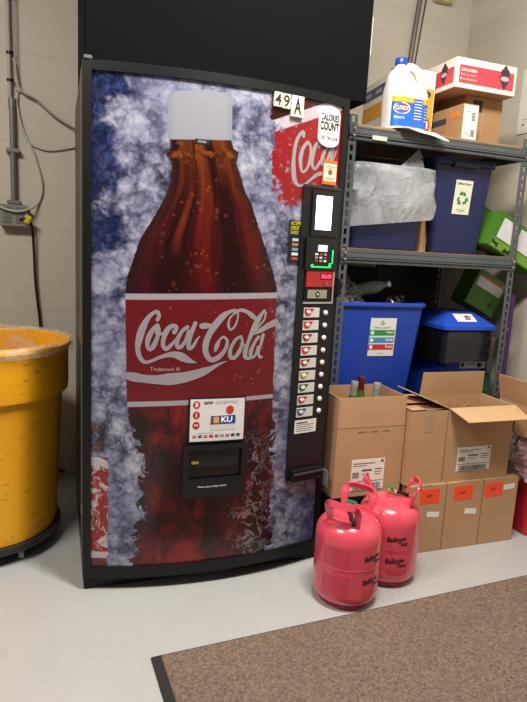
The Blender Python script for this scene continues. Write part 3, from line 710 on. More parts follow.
OG = mat('#e59a1c', .5, var=.04)
db = thing('detergent_box', 'orange, white and blue printed carton behind the bleach jug', 'box', (1.472, 2.455, Z1), R(-5.5))
bx('body', db, mat('#e8e4da', .6), 0, .185, 0, .40, 0, .315, .002)
ff = FRONT(0, 0, 0); fl_ = plane((0, .40, 0), (0, -1, 0), (0, 0, 1))
decal('front_print', db, OG, ff, [(.004, .181, .004, .235)], .0008, label='orange printed front')
shape('print_mark', db, mat('#d8c23a', .5), ff, ell(.10, .275, .03, .018), .0012)
shape('print_mark', db, mat('#c23a2a', .5), ff, ell(.150, .075, .020, .035), .0016); shape('print_mark', db, mat('#26314e', .5), ff, ell(.150, .21, .016, .014), .0016)
shape('print_mark', db, mat('#eef0ee', .5), ff, ell(.150, .075, .013, .02), .0020)
decal('side_print', db, mat('#4a5670', .5), fl_, [(.002, .398, .235, .285)], .0008); decal('side_print', db, OG, fl_, [(.002, .398, .135, .205)], .0008)
decal('side_print', db, mat('#2e3450', .5), fl_, [(.002, .398, .01, .075)], .0008)
for k in range(4): shape('print_mark', db, mat(('#b5473a', '#c9bfa8', '#8f3a3a', '#c9bfa8')[k]), fl_, ell(.05+.09*k, .042, .022, .02), .0014)
decal('print_mark', db, mat('#9aa3b2'), fl_, [(.03+.12*k, .10+.12*k, .25, .27) for k in range(3)], .0014)
bx('open_flap', db, CARDIN, .0, .185, .0, .10, .315, .318, 0, Matrix.Translation((0, 0, .315)) @ Matrix.Rotation(R(8), 4, 'X') @ Matrix.Translation((0, 0, -.315)))

b1 = thing('carton', 'plain brown carton with a black square, under the can liners box', 'box', (1.803, 2.40, Z1))
bx('body', b1, CARD2, 0, .215, 0, .40, 0, .225, .002)
decal('black_square', b1, mat('#2c2725', .6), FRONT(), [(.045, .098, .158, .208)], .001)
decal('tape', b1, TAPE, FRONT(), [(.10, .112, .0, .155)], .0006)
b2 = thing('carton', 'narrow brown carton with a white barcode end, beside the bleach jug', 'box', (1.714, 2.29, Z1))
bx('body', b2, CARD2, 0, .084, 0, .36, 0, .155, .002)
e_ = decal('end_label', b2, PAPER, FRONT(), [(.003, .081, .003, .150)], .001, label='white label with barcodes')
decal('barcode', e_, INK, FRONT(), [(.05+.004*k, .052+.004*k, .015, .045) for k in range(5)]+[(.048, .066, .085+.006*k, .088+.006*k) for k in range(6)], .0016, .001)
decal('printed_lines', e_, mat('#9a968c'), FRONT(), [(.015, .04, .12, .123), (.015, .035, .03, .033), (.015, .038, .02, .023)], .0016, .001)
decal('side_stripe', b2, mat('#3c4258', .5), plane((0, .36, 0), (0, -1, 0), (0, 0, 1)), [(.02, .24, .085, .112)], .001)
decal('side_mark', b2, mat('#c9823a', .5), plane((0, .36, 0), (0, -1, 0), (0, 0, 1)), [(.27, .33, .10, .13)], .001)
lnr = thing('liner_box', 'white and red can liners box on top of the brown cartons', 'box', (1.680, 2.325, Z1+.2265))
bx('body', lnr, mat('#e6e0d4', .6, var=.03), 0, .335, 0, .36, 0, .128, .002)
bx('underside', lnr, CARD, .001, .334, .001, .359, -.0006, .0002)
REDP = mat('#cf4450', .5, var=.05)
fp = decal('front_print', lnr, REDP, FRONT(), [(.018, .32, .022, .098)], .0008, label='red printed front panel')
text('lettering', fp, mat('#f2e6e2'), FRONT(), 'CAN LINERS', .025, .112, .072, .084, .0014, .03)
text('lettering', fp, mat('#f2e6e2'), FRONT(), 'Sacs a poubelle', .025, .108, .053, .062, .0014); text('lettering', fp, mat('#f2e6e2'), FRONT(), 'Bolsas de basura', .025, .114, .036, .045, .0014)
def cone(f, cu, cv, s):
    shape('emblem', lnr, mat('#43303a'), f, [(cu-.055*s, cv+.02*s), (cu+.055*s, cv+.02*s), (cu, cv-.075*s)], .0018)
    shape('emblem', lnr, mat('#43303a'), f, ell(cu, cv+.045*s, .040*s, .035*s), .0018); shape('emblem', lnr, mat('#43303a'), f, ell(cu, cv+.075*s, .016*s, .022*s), .0022)
    shape('emblem', lnr, mat('#b9adb0'), f, ell(cu, cv+.005*s, .040*s, .017*s), .0026)
cone(FRONT(), .268, .065, .62)
sf = plane((0, .36, 0), (0, -1, 0), (0, 0, 1)); decal('side_print', lnr, REDP, sf, [(.02, .345, .022, .09)], .0008); cone(sf, .275, .065, .55)

# ---------------------------------------------------------------- bins
def tub(name, label, m, loc_, wt_, dt_, wb, db_, h, rim=.014, rimh=.03, cat='bin', rz=0, shift=0, rad=.03):
    t = thing(name, label, cat, loc_, rz); bm = bmesh.new(); th = .004
    L = [rrect(wb-.01, db_-.01, 0, rad, shift), rrect(wb, db_, .005, rad, shift), rrect(wt_, dt_, h-rimh, rad), rrect(wt_+2*rim*.8, dt_+2*rim*.8, h-rimh+.001, rad+rim), rrect(wt_+2*rim, dt_+2*rim, h-rimh+.004, rad+rim),
         rrect(wt_+2*rim, dt_+2*rim, h-.004, rad+rim), rrect(wt_+2*rim-.006, dt_+2*rim-.006, h, rad+rim), rrect(wt_, dt_, h, rad), rrect(wt_-2*th, dt_-2*th, h-.005, rad), rrect(wb-2*th, db_-2*th, .01, rad, shift)]
    loops(bm, L); obj('body', bm, m, t, True); return t
Z2 = 1.294
NAVY = mat('#1b2248', .45, spec=.4, var=.06); BLUE = mat('#1c3fa2', .42, spec=.4, var=.04)
nl = tub('recycling_bin', 'navy bin covered by a clear plastic bag on middle shelf', NAVY, (1.400, 2.50, Z2), .385, .36, .345, .33, .355)
nr = tub('recycling_bin', 'tall navy bin with white Office Paper sticker on middle shelf', mat('#1d2650', .45, spec=.4, var=.06), (1.785, 2.50, Z2), .335, .34, .262, .27, .430, rad=.02, shift=.022)
bx('hand_grip', nr, NAVY, -.075, .065, -.195, -.168, .392, .412, .003)
# sticker follows the tapering front face
tl = math.atan2((.34-.27)/2, .40)
fn = plane((0, -.1355-.0012, .005), (1, 0, 0), (0, -math.sin(tl), math.cos(tl)))
stk = decal('paper_sticker', nr, mat('#d9dbc6', .5), fn, [(-.035, .060, .180, .335)], .0012, label='pale sticker with green recycling arrows')
text('lettering', stk, mat('#44523e'), fn, 'Office Paper', -.028, .053, .312, .324, .0022, .02)
def arrows(parent, f, cu, cv, s, m, off):
    for k in range(3):
        a = R(90+120*k)
        def rot(x, y): return (cu+s*(x*math.cos(a)-y*math.sin(a)), cv+s*(x*math.sin(a)+y*math.cos(a)))
        shape('recycling_arrow', parent, m, f, [rot(*q) for q in ((.55, -.62), (1.0, -.32), (.95, .16), (1.18, .30), (.62, .72), (.42, .05), (.62, .12), (.62, -.12), (.35, -.30))], off)
arrows(stk, fn, .012, .252, .030, mat('#3f7a3e'), .0022)
decal('printed_lines', stk, mat('#8f9a80'), fn, [(-.012, .036, .200, .203), (-.006, .030, .193, .195)], .0022)

# bag over the navy bin
bm = bmesh.new(); LL = []
def bagring(w, d, z, am, k, drop=0, tip=0):
    l = []
    base = rrect(w, d, 0, .04, 0, 0, 22); n_ = len(base)
    for p_ in base:
        nv = Vector((p_.x*9, p_.y*9, z*7+k)); q_ = noise.noise(nv); q2 = noise.noise(nv*2.7)
        dr = Vector((p_.x, p_.y, 0)).normalized()
        zz = z + am*.6*q2 - drop*(.5-p_.x/w)*.8
        if tip and p_.y < 0: zz += tip*max(0, 1-abs(p_.x-.115)/.07)
        l.append(Vector((p_.x, p_.y, zz))+dr*am*(abs(q_)*1.4+.4*q2))
    return l
LL = [bagring(.34, .32, .20, .012, 0), bagring(.355, .335, .30, .012, 1), bagring(.372, .356, .352, .006, 2), bagring(.405, .388, .366, .006, 3, 0, 0), bagring(.425, .405, .358, .010, 4), bagring(.430, .410, .33, .016, 5), bagring(.432, .412, .29, .022, 6, .01),
      bagring(.434, .414, .25, .024, 7, .02), bagring(.436, .416, .21, .024, 8, .04), bagring(.438, .418, .175, .022, 9, .07), bagring(.440, .42, .150, .016, 10, .075)]
loops(bm, LL, False, False)
bg = obj('plastic_bag', bm, bag_mat('cloudy_clear_plastic', '#b4b6b9', .38, .80, .24, 4), None, True); bg.location = (1.406, 2.50, Z2)
tag(bg, 'cloudy clear plastic bag draped over the left navy bin', 'bag')
bm = bmesh.new()
pts = [(-.065, 0, 0), (-.03, .004, .028), (.0, .006, .055), (.022, 0, .078), (.030, -.004, .075), (.046, -.004, .035), (.062, 0, 0)]
g1 = [bm.verts.new(Vector(p_)) for p_ in pts]; g2 = [bm.verts.new(Vector((p_[0]*.9, p_[1]+.012+.01*math.sin(i*2), p_[2]*.93-.002))) for i, p_ in enumerate(pts)]
bm.faces.new(g1); bm.faces.new(g2[::-1])
for i in range(len(pts)): j = (i+1) % len(pts); bm.faces.new((g1[i], g2[i], g2[j], g1[j]))
tp = obj('bag_corner', bm, bag_mat('cloudy_clear_corner', '#b9babb', .3, .6, .22, 12), bg); tp.location = (.09, -.185, .366)

cg = thing('cardboard_bundle', 'brown cardboard standing between the two navy bins', 'cardboard', (1.646, 2.56, Z2))
for k in range(2): bx('sheet', cg, CARD, -.026+.026*k, -.003+.026*k, -.17+.02*k, .16, 0, .225-.02*k, .001)

# ---------------------------------------------------------------- lower shelf
Z3 = .426
bb3 = tub('recycling_bin', 'large blue open bin with white, green, blue and red label', BLUE, (1.398, 2.505, Z3), .490, .36, .37, .30, .628, rim=.012, rimh=.022)
tl = math.atan2(.03, .60); f3 = plane((0, -.150-.0015, .005), (1, 0, 0), (0, -math.sin(tl), math.cos(tl)))
lb3 = decal('sorting_label', bb3, mat('#dcdcd8', .5), f3, [(-.042, .095, .372, .552)], .0012, label='white sorting label with green, blue and red bands')
for v_, c_, t_ in ((.470, '#2f8a44', 'Paper'), (.435, '#3f8ac0', 'Plastic'), (.402, '#c02a34', 'Trash')):
    decal('colour_band', lb3, mat(c_, .5), f3, [(-.045, .090, v_, v_+.026)], .0018)
    text('lettering', lb3, mat('#f0f0f0'), f3, t_, .045, .085, v_+.009, v_+.021, .0026, .02)
    shape('pictogram', lb3, mat('#e0ece4'), f3, ell(-.028, v_+.013, .009, .009), .0024)
arrows(lb3, f3, .022, .528, .009, INK, .002); text('lettering', lb3, INK, f3, 'Did you recycle?', -.02, .065, .503, .510, .002, .02); text('lettering', lb3, mat('#555555'), f3, 'recycle', .005, .04, .382, .388, .002)
# rubbish in the blue bin
cbm = bag_mat('crumpled_clear_bag', '#b7b3a8', .3, .8, .2, 14)
def lump(name, m, c, sx, sy, sz, am, fr, seed, label, cat='bag', cutz=None):
    bm = bmesh.new(); bmesh.ops.create_icosphere(bm, subdivisions=5, radius=1)
    for v in bm.verts:
        q = v.co.normalized(); k = 1+am*noise.fractal(q*fr+Vector((seed, 0, 0)), .6, 2.2, 4)+am*.6*abs(noise.noise(q*fr*2+Vector((0, seed, 0))))
        v.co = Vector((q.x*sx*k, q.y*sy*k, q.z*sz*k))
    o = obj(name, bm, m, None, True); o.location = c; return tag(o, label, cat)
lump('plastic_bag', cbm, (1.27, 2.50, 1.055), .085, .13, .085, .35, 2.6, 3, 'crumpled clear bag of rubbish in the large blue bin')
lump('plastic_bag', mat('#0c0c0e', .28, spec=.6), (1.515, 2.48, 1.035), .095, .12, .085, .09, 1.6, 9, 'shiny black bag in the large blue bin')
def pet(c, rx, rz, label):
    t = thing('plastic_bottle', label, 'bottle', c); t.rotation_euler = (rx, 0, rz)
    lathe('body', [(.001, 0), (.028, .002), (.030, .01), (.030, .06), (.028, .07), (.030, .08), (.030, .12), (.024, .145), (.012, .165), (.011, .178)], bag_mat('clear_bottle_plastic', '#c8d2d2', .25, .4, .1, 20), t, 20)
    lathe('cap', [(.014, .176), (.014, .19), (.001, .191)], WHITE, t, 16); return t
pet((1.30, 2.44, 1.09), R(75), R(70), 'empty clear bottle lying on the rubbish in the blue bin')
cp = thing('white_sheet', 'crumpled white paper strip at the left in the blue bin', 'paper', (1.225, 2.40, 1.045)); cp.rotation_euler = (R(-15), R(28), 0)
bx('sheet', cp, PAPER, -.018, .018, -.002, .002, -.03, .075); bx('sheet', cp, PAPER, .02, .045, .004, .007, -.03, .055)
cs = thing('cardboard_scrap', 'pale cardboard scrap leaning on the rubbish in blue bin', 'cardboard', (1.37, 2.60, 1.06)); cs.rotation_euler = (R(10), R(-48), 0)
bx('scrap', cs, mat('#8c857a', .7), -.02, .02, -.003, .003, -.03, .14); bx('scrap', cs, mat('#6f6a61', .7), .02, .07, .0, .003, .06, .12)

b4 = tub('recycling_bin', 'low blue recycling bin with black liner hanging out', BLUE, (1.915, 2.52, Z3), .27, .36, .235, .31, .50, rim=.008, rimh=.02)
ZL = .501
bm = bmesh.new(); loops(bm, [rrect(.305, .41, ZL, .02), rrect(.312, .418, ZL+.002, .022), rrect(.312, .418, ZL+.020, .022), rrect(.304, .41, ZL+.024, .022), rrect(.17, .24, ZL+.078, .02), rrect(.155, .225, ZL+.082, .02)])
lid = obj('lid', bm, mat('#214bba', .38, spec=.45, var=.04), b4, True, 'bright blue sloped lid')
sl = math.atan2(.054, .085); fL = plane((0, -.205, ZL+.024), (1, 0, 0), (0, math.cos(sl), math.sin(sl)))
decal('lid_sticker', lid, PAPER, fL, [(-.065, .05, .03, .092)], .0015, label='white sticker on the lid slope')
decal('printed_mark', lid, INK, fL, [(-.01, .022, .045, .055), (-.004, .014, .06, .075), (.018, .03, .062, .072)], .0022, .0015)
LN = mat('#0f0f12', .25, spec=.6)
bm = bmesh.new(); LL = []
for w, d, z, am in ((.25, .34, .40, .002), (.268, .358, .4985, .0002), (.290, .380, .4995, .0002), (.302, .392, .490, .003), (.306, .396, .44, .010), (.306, .396, .39, .012), (.306, .396, .345, .012)):
    l = []
    for p_ in rrect(w, d, 0, .03, 0, 0, 20):
        nv = Vector((p_.x*11, p_.y*11, z*8)); dr = Vector((p_.x, p_.y, 0)).normalized()
        l.append(Vector((p_.x, p_.y, z+(am*2*noise.noise(nv*1.3) if z < .4 else 0)))+dr*am*abs(noise.noise(nv))*1.6)
    LL.append(l)
loops(bm, LL, False, False); bk = obj('bin_liner', bm, LN, None, True); bk.location = (1.915, 2.52, Z3)
tag(bk, 'black plastic liner hanging over the edge of the low blue bin', 'bag')
tl = math.atan2(.025, .48); f4 = plane((0, -.155-.001, .005), (1, 0, 0), (0, -math.sin(tl), math.cos(tl)))
hl = decal('front_label', b4, mat('#b9bcc0', .5), f4, [(-.02, .135, .300, .335)], .001, label='pale label on the bin front')
decal('printed_mark', hl, INK, f4, [(-.012, .004, .308, .328), (.02, .07, .320, .324), (.085, .11, .306, .328)], .0018)

# ---------------------------------------------------------------- green cartons and purple board by the right wall
GRN = mat('#427620', .5, var=.08)
def gbox(label, c, rot, size, marks, m=GRN):
    t = thing('green_carton', label, 'box', c); t.rotation_euler = rot
    w, d, h = size; bx('body', t, m, 0, w, 0, d, 0, h, .002); fq = FRONT()
    for (nm, a, mm) in marks: decal(nm, t, mm, fq, [a], .001)
    return t
gp = mat('#d6d6d8', .55)
g1 = gbox('upper green carton with two white panels, tilted beside the shelf end', (1.952, 2.325, 1.352), (0, R(24), 0), (.345, .12, .175), [('white_panel', (.035, .135, .055, .155), gp), ('white_panel', (.155, .27, .055, .155), gp), ('light_panel', (.02, .32, .006, .046), mat('#6f9a34'))])
text('lettering', g1, INK, FRONT(), 'Bag', .02, .065, .012, .040, .0018, .04)
shape('print_mark', g1, INK, FRONT(), [(.10, .008), (.15, .008), (.145, .036), (.128, .022), (.112, .030)], .0018)
g2 = gbox('dark green and brown carton behind the tilted green carton', (1.985, 2.50, 1.36), (0, R(24), 0), (.10, .20, .20), [('brown_panel', (.03, .095, .06, .19), CARD)], mat('#3c6a26', .55))
g3 = gbox('lower green carton with pale and orange panels, tilted above the low bin', (1.955, 2.44, 1.062), (0, R(25), 0), (.20, .12, .19), [('white_panel', (.015, .185, .105, .155), gp), ('orange_strip', (.015, .185, .157, .170), mat('#b5622c')), ('print_mark', (.14, .155, .04, .055), INK)])
bk_ = thing('shade_board', 'added dark brown board standing in for shade at the back of the lower shelf', 'board', (1.40, 2.79, Z3))
bx('board', bk_, mat('#2a2420', .7, spec=.2), -.22, .235, 0, .02, 0, .78, .002)  # added dark sheet, its colour gives the deep shade behind the blue bin
bk2 = thing('shade_board', 'added black board standing in for shade at the back of lower shelf behind the low bin', 'board', (1.86, 2.80, Z3))
bx('board', bk2, mat('#141316', .5, spec=.3), -.215, .18, 0, .02, 0, .80, .002)  # second added sheet, black to supply the shade behind the low bin
pb = thing('purple_board', 'tall purple printed board standing between shelf and right wall', 'board', (2.155, 2.36, 0))
PU = mat('#48215f', .5, var=.1)
bx('board', pb, PU, .0, .048, 0, .030, 0, 1.105, .002)
decal('printed_marks', pb, mat('#b9a6c8'), FRONT(), [(.008+.003*(k % 3), .018+.003*(k % 4), .40+.075*k, .405+.075*k) for k in range(9)], .001)
bsm = thing('packet_stack', 'small green and brown packets stacked behind the right upright', 'packet', (2.10, 2.40, 0))
for k in range(9): bx('packet', bsm, mat(('#6a4a3a', '#2c5a3a', '#54606a', '#7a5a48', '#35624a')[k % 5], .6), .0+.002*(k % 2), .045, 0, .12, .0+.098*k, .095+.098*k, .004)

# ---------------------------------------------------------------- cartons on the floor
TH = .004
def open_box(name, label, x0, x1, y0, y1, z0, z1, flaps, m=CARD, inner=CARDIN):
    t = thing(name, label, 'box', ((x0+x1)/2, (y0+y1)/2, z0)); w, d, h = x1-x0, y1-y0, z1-z0
    bm = bmesh.new(); L = []
    def rc_(a, z): return [Vector((w/2-a, d/2-a, z)), Vector((-w/2+a, d/2-a, z)), Vector((-w/2+a, -d/2+a, z)), Vector((w/2-a, -d/2+a, z))]
    loops(bm, [rc_(0, 0), rc_(0, h), rc_(TH, h), rc_(TH, .006)]); obj('body', bm, m, t)
    for side, ln_, ang, tap in flaps:        # ang: 0 = standing up, 90 = folded out flat, 180 = hanging
        W2 = w if side in 'FB' else d
        bm = bmesh.new()
        P = [(-W2/2, 0), (W2/2, 0), (W2/2-tap, ln_), (-W2/2+tap, ln_)]
        loops(bm, [[Vector((a, 0, b)) for a, b in P], [Vector((a, TH, b)) for a, b in P]])
        rzz = {'F': 0, 'B': math.pi, 'L': -math.pi/2, 'R': math.pi/2}[side]
        o_ = {'F': (0, -d/2, h), 'B': (0, d/2, h), 'L': (-w/2, 0, h), 'R': (w/2, 0, h)}[side]
        M_ = Matrix.Translation(o_) @ Matrix.Rotation(rzz, 4, 'Z') @ Matrix.Rotation(R(ang), 4, 'X')
        for v in bm.verts: v.co = M_ @ v.co
        obj('flap', bm, inner if ang > 60 else m, t)
    return t, w, d, h
def ship_label(t, f, u0, v0, w, h):
    s = decal('shipping_label', t, PAPER, f, [(u0, u0+w, v0, v0+h)], .001, label='white shipping label with barcodes')
    n = 13; random.seed(3); bars = []
    u = u0+w*.08
    while u < u0+w*.9:
        b = w*random.choice((.012, .02, .03)); bars.append((u, u+b, v0+h*.05, v0+h*.24)); u += b+w*random.choice((.015, .025))
    bars += [(u0+w*.04+k*w*.022, u0+w*.05+k*w*.022, v0+h*.42, v0+h*.60) for k in range(9)]
    bars += [(u0+w*.03, u0+w*.97, v0+h*.30, v0+h*.315), (u0+w*.03, u0+w*.97, v0+h*.005+h*.01, v0+h*.03)]
    decal('barcode', s, INK, f, bars, .0016, .001)
    decal('printed_lines', s, mat('#5c5a55'), f, [(u0+w*.05, u0+w*.7, v0+h*.86, v0+h*.885), (u0+w*.05, u0+w*.45, v0+h*.79, v0+h*.81), (u0+w*.32, u0+w*.62, v0+h*.62, v0+h*.68), (u0+w*.32, u0+w*.55, v0+h*.52, v0+h*.54), (u0+w*.7, u0+w*.93, v0+h*.66, v0+h*.69), (u0+w*.7, u0+w*.93, v0+h*.58, v0+h*.60), (u0+w*.7, u0+w*.88, v0+h*.5, v0+h*.52), (u0+w*.88, u0+w*.96, v0+h*.88, v0+h*.96)], .0016, .001)
sx = [(1.392, 1.583), (1.585, 1.779), (1.781, 1.975)]
lbs = ['small brown carton with orange label, beside the helium tank', 'small brown carton with orange label, middle of the floor row', 'small brown carton with orange label, right end of floor row']
OL = mat('#ee4a24', .5, var=.03)
for k, ((x0, x1), lb_) in enumerate(zip(sx, lbs)):
    t = thing('carton', lb_, 'box', ((x0+x1)/2, 2.09, 0), 0, 'small cartons on the floor'); w = x1-x0
    bx('body', t, CARD, -w/2+.001, w/2-.001, -.135, .135, 0, .310, .002)
    f = FRONT(-w/2, -.135, 0)
    o0 = (.055, .038, .008)[k]
    if k == 0: o0 = .058
    ol = decal('orange_label', t, OL, f, [(o0, o0+.098, .228, .292)], .001, label='bright orange label')
    shape('printed_mark', ol, mat('#a83a22'), f, ell(o0+.045, .262, .016, .007), .0015)
    u0, v0 = ((.10, .165), (.105, .160), (.112, .252))[k]
    pj = lambda u, v, o=0, u0=u0, v0=v0, f=f, a=(-.12, -.12, .05)[k]: f(u0+u*math.cos(a)-v*math.sin(a), v0+u*math.sin(a)+v*math.cos(a), o)
    decal('white_label', t, PAPER, pj, [(0, .062, 0, .024)], .001)
    decal('top_seam', t, mat('#6b4a30', .8), plane((-w/2, -.135, .310), (1, 0, 0), (0, 1, 0)), [(w/2-.001, w/2+.001, 0, .27)], .0005)
    decal('top_tape', t, TAPE, plane((-w/2, -.135, .310), (1, 0, 0), (0, 1, 0)), [(w/2-.022, w/2+.022, 0, .27)], .0008)

mb, w, d, h = open_box('carton', 'tall plain brown carton between the wine box and open carton', 1.377, 1.560, 1.972, 2.235, .3115, .640, [], CARD)
bx('top', mb, card_mat('#b08a64', '#bf9871'), -w/2, w/2, -d/2, d/2, h-.004, h, 0)
bx('flap', mb, CARD2, -.088, .088, -.09, .0, 0, .003, 0, Matrix.Translation((0, .03, h+.0005)) @ Matrix.Rotation(R(-7), 4, 'X'))
decal('tape', mb, TAPE, FRONT(-w/2, -d/2, 0), [(.070, .115, .23, .327)], .0008); decal('tape', mb, TAPE, plane((-w/2, -d/2, h), (1, 0, 0), (0, 1, 0)), [(.070, .115, 0, .09)], .0008)

ob_, w, d, h = open_box('open_carton', 'open brown carton with spread flaps on the small cartons', 1.566, 1.915, 1.972, 2.195, .3115, .640, [('F', .115, 106, .016), ('B', .112, -4, .004), ('L', .13, 68, .0), ('R', .12, 172, 0)])
ship_label(ob_, FRONT(-w/2, -d/2, 0), .066, .040, .178, .112)
random.seed(5)
dv = bmesh.new()
pt = [(-.15, .0)]; x = -.15
prof = [(-.15, .20), (-.10, .26), (-.085, .31), (-.06, .325), (-.05, .28), (-.035, .27), (-.02, .318), (.0, .30), (.01, .265), (.03, .295), (.055, .305), (.06, .26), (.09, .25), (.15, .21)]
loops(dv, [[Vector((a, .04+o, b)) for a, b in prof+[(.15, .01), (-.15, .01)]] for o in (0, .004)]); obj('divider', dv, CARD2, ob_, label='torn cardboard divider inside the box')
bx('divider', ob_, CARD2, -.04, -.036, -.10, .10, .008, .25); bx('divider', ob_, CARD2, .06, .064, -.10, .10, .008, .24)

cr = thing('black_crate', 'black plastic crate under the wine carton behind the red tanks', 'crate', (1.21, 2.115, 0))
bm = bmesh.new(); loops(bm, [rrect(.29, .20, 0, .015), rrect(.31, .225, .25, .015), rrect(.325, .235, .252, .015), rrect(.325, .235, .272, .015), rrect(.305, .215, .272, .015), rrect(.285, .19, .01, .015)])
obj('body', bm, BLACKM, cr, True)
for k in range(7): bx('rib', cr, BLACKM, -.14+.045*k, -.134+.045*k, -.1135, -.103, .03, .24, .001)
wb, w, d, h = open_box('wine_carton', 'tall open carton holding wine bottles, right of the machine', 1.055, 1.371, 2.0, 2.225, .273, .572, [('F', .124, -2, 0), ('B', .124, 0, 0), ('L', .124, -1, 0), ('R', .124, -1, 0)])
fw_ = FRONT(-w/2, -d/2, 0)
ship_label(wb, fw_, .078, .022, .155, .138)
decal('crease', wb, mat('#7a5a3c', .8), fw_, [(.0, w, h-.003, h-.001)], .0005)
decal('printed_mark', wb, mat('#7a5e48', .7), fw_, [(.095, .135, h-.024, h-.019), (.155, .19, h-.024, h-.019), (.21, .245, h-.024, h-.019)], .0006)
decal('side_label', wb, PAPER, plane((-w/2, d/2, 0), (0, -1, 0), (0, 0, 1)), [(.12, .17, .025, .095)], .001)
def wine(x, y, z, foil, glass, label, lean=(0, 0)):
    t = thing('wine_bottle', label, 'bottle', (x, y, z), 0, 'wine bottles in the open carton'); t.rotation_euler = (lean[0], lean[1], 0)
    n = NT('bottle_glass'); n.fin(glass, .08, spec=.6, coat=.5)
    lathe('glass', [(.030, 0), (.037, .004), (.0375, .17), (.034, .20), (.022, .235), (.0155, .265), (.014, .29), (.014, .318)], n.m, t, 24)
    lathe('foil_capsule', [(.0158, .262), (.0150, .290), (.0160, .296), (.0160, .318), (.0145, .322), (.001, .3225)], foil, t, 20)
    return t
bz = .385
bx('insert', wb, CARD2, -w/2+.008, w/2-.008, -d/2+.008, d/2-.008, .008, .110, 0)
wine(1.153, 2.095, bz+.036, mat('#97a08c', .35, metal=.3), '#4a5a20', 'left wine bottle with pale green foil neck in the tall carton', (0, R(3)))
wine(1.222, 2.135, bz+.046, mat('#5c1a2a', .35, metal=.2), '#4c5a18', 'middle wine bottle with dark red foil in the tall carton')
wine(1.268, 2.080, bz+.030, mat('#9aa08e', .35, metal=.3), '#5f6a1a', 'right wine bottle with pale grey-green foil in the tall carton')

# ---------------------------------------------------------------- helium tanks
PINK = None
n = NT('glossy_red_enamel'); c = n.coord(); PINK = n.fin(n.mix(n.noise(c, 5, 4), '#d04356', '#d84e60'), .25, spec=.5, coat=.5)
TXT = mat('#4a1a28', .5); FINE = mat('#b53a4e', .5)
def tank(label, x, y, rz, faces, fine):
    t = thing('helium_tank', label, 'gas tank', (x, y, 0), rz, 'helium tanks in front of the cartons'); r, n_ = .132, 48
    t.scale = (.925, .925, .865)
    faces = [(a-rz, z) for a, z in faces]; fine = [a-rz for a in fine]
    lathe('body', [(.100, .0), (.104, .003), (.104, .012), (.098, .016), (.112, .022), (.126, .036), (.1315, .055), (r, .072), (r, .080), (r, .178), (r, .183), (.1327, .186), (.1327, .192), (r, .195), (r, .200), (r, .284), (r, .290), (.130, .312), (.122, .335), (.106, .356), (.082, .371), (.055, .379), (.030, .382), (.022, .384), (.020, .392)], PINK, t, 56)
    for a0 in (0, math.pi):            # two strap handles standing on the shoulder
        bm = bmesh.new(); P = []
        rr = .088; hw = .62
        for a, rad_, z in ((-hw, .086, .352), (-hw-.02, .094, .385), (-hw*.98, .106, .425), (-hw*.78, .117, .452), (-hw*.35, .118, .458), (0, .117, .456), (hw*.35, .118, .458), (hw*.78, .117, .452), (hw*.98, .106, .425), (hw+.02, .094, .385), (hw, .086, .352)):
            P.append(Vector((rad_*math.sin(a+a0), -rad_*math.cos(a+a0), z)))
        Q = catmull(P, 5); L = []
        for i, p_ in enumerate(Q):
            tg = (Q[min(i+1, len(Q)-1)]-Q[max(i-1, 0)]).normalized()
            out = Vector((math.sin(a0), -math.cos(a0), .35)).normalized(); bi = tg.cross(out).normalized(); out = bi.cross(tg).normalized()
            w_, t_ = .0135, .004
            L.append([p_+bi*w_+out*t_, p_-bi*w_+out*t_, p_-bi*w_-out*t_, p_+bi*w_-out*t_])
        loops(bm, L)
        # rolled lower bar of the collar
        arc = [Vector((.090*math.sin(a0-hw+2*hw*i/10), -.090*math.cos(a0-hw+2*hw*i/10), .368)) for i in range(11)]
        sweep(bm, arc, [(-.003, -.014), (.003, -.014), (.003, .014), (-.003, .014)])
        obj('carry_handle', bm, PINK, t, True)
    v = lathe('valve', [(.012, .388), (.012, .405), (.017, .407), (.017, .415), (.009, .418), (.009, .425)], mat('#c9b98a', .3, metal=.6), t, 16)
    kn = bx('valve_knob', t, mat('#1f8a5a', .4), -.024, .024, -.007, .007, .425, .436, .004, label='green valve knob')
    bx('white_collar', t, WHITE, -.008, .008, -.022, -.008, .398, .414, .003)
    tube('nozzle', [(.0, -.018, .405), (.022, -.05, .392), (.045, -.085, .374)], .0075, BLACK, t, 10, 4)
    cm = cyl(r)
    for a, z0 in faces:
        text('lettering', t, TXT, lambda u, v_, o=0: cm(a+(u)/r, v_+.10*u, o), 'Balloon', -.050, .030, z0, z0+.024, .0008, .05, .0)
        text('lettering', t, TXT, lambda u, v_, o=0: cm(a+(u)/r, v_+.06*u, o), 'Time', -.004, .040, z0-.022, z0-.003, .0008, .05, .0)
        decal('printed_lines', t, FINE, lambda u, v_, o=0: cm(a+u/r, v_, o), [(-.045+.006*(k % 2), .05-.004*(k % 3), z0-.034-.0075*k, z0-.0315-.0075*k) for k in range(4)], .0006, -.001, 6)
    for a in fine:
        decal('printed_lines', t, FINE, lambda u, v_, o=0: cm(a+u/r, v_, o), [(-.055, .065-.004*(k*7 % 4), z, z+.0026) for k, z in enumerate([.065+.0085*i for i in range(12)]+[.200+.0085*i for i in range(10)])], .0006, -.001, 8)
    return t
tank('front helium tank, glossy red, overlapping the other tank', 1.007, 1.758, -.85, [(.40, .232), (.40, .130)], [-.84])
tank('rear helium tank, glossy red, close to the small cartons', 1.236, 1.852, 1.15, [(-.20, .232), (-.20, .130)], [])

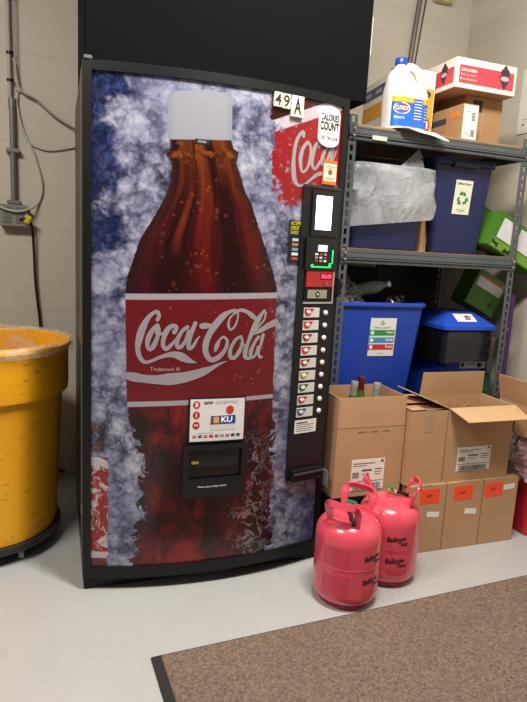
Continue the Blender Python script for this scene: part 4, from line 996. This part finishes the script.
# ---------------------------------------------------------------- right edge
RB = mat('#b3202c', .4, spec=.5)
rt_ = tub('red_tub', 'red plastic tub at the right edge beside the small cartons', RB, (2.150, 2.055, 0), .235, .26, .17, .20, .33, rim=.010, rimh=.02)
lump('clear_bag', bag_mat('clear_wrap', '#e6d6d4', .25, .75, .18, 12), (2.105, 2.005, .385), .145, .125, .115, .22, 2.2, 31, 'clear plastic bag with red contents in the red tub')
lump('red_cloth', mat('#c22433', .7), (2.12, 2.02, .385), .095, .09, .08, .25, 2, 41, 'bright red cloth inside the clear bag', 'cloth')
rb_, w, d, h = open_box('open_carton', 'open brown carton with raised pale flap at the right edge', 1.960, 2.31, 1.94, 2.12, .500, .640, [('L', .115, 12, 0), ('F', .09, 170, 0), ('R', .1, -20, 0)])
# ---------------------------------------------------------------- camera and light
cam = bpy.data.cameras.new('camera'); co = bpy.data.objects.new('camera', cam); col.objects.link(co)
pit, yaw, rol, hh = .1706, .3463, .0530, 1.2580
fw = Vector((math.sin(yaw)*math.cos(pit), math.cos(yaw)*math.cos(pit), -math.sin(pit)))
r0 = Vector((math.cos(yaw), -math.sin(yaw), 0)); u0 = r0.cross(fw)
r_ = r0*math.cos(rol)+u0*math.sin(rol); u_ = u0*math.cos(rol)-r0*math.sin(rol)
M = Matrix((r_, u_, -fw)).transposed().to_4x4(); M.translation = (0, 0, hh); co.matrix_world = M
cam.sensor_fit = 'HORIZONTAL'; cam.sensor_width = 36; cam.lens = 578.24*36/527; cam.clip_start = .05
bpy.context.scene.camera = co
def area(loc_, tgt, sx_, sy_, pw, c_):
    l = bpy.data.lights.new('ceiling_lamp', 'AREA'); l.shape = 'RECTANGLE'; l.size = sx_; l.size_y = sy_; l.energy = pw; l.color = c_
    o = bpy.data.objects.new('ceiling_lamp', l); col.objects.link(o); o.location = loc_
    o.rotation_euler = (Vector(tgt)-Vector(loc_)).to_track_quat('-Z', 'Y').to_euler(); return o
area((.85, 1.05, 3.0), (1.3, 1.6, 0), .9, .25, 102, (1, .95, .87))
area((-1.1, 1.1, 3.0), (-.9, 1.5, 0), 1.0, .3, 72, (1, .94, .85))
w = bpy.data.worlds.new('World'); bpy.context.scene.world = w; w.use_nodes = True
w.node_tree.nodes['Background'].inputs[0].default_value = (1, .95, .88, 1); w.node_tree.nodes['Background'].inputs[1].default_value = .10
s = bpy.context.scene
s.view_settings.view_transform = 'Standard'; s.view_settings.look = 'None'; s.view_settings.exposure = 0; s.view_settings.gamma = 1
s.view_settings.use_curve_mapping = False
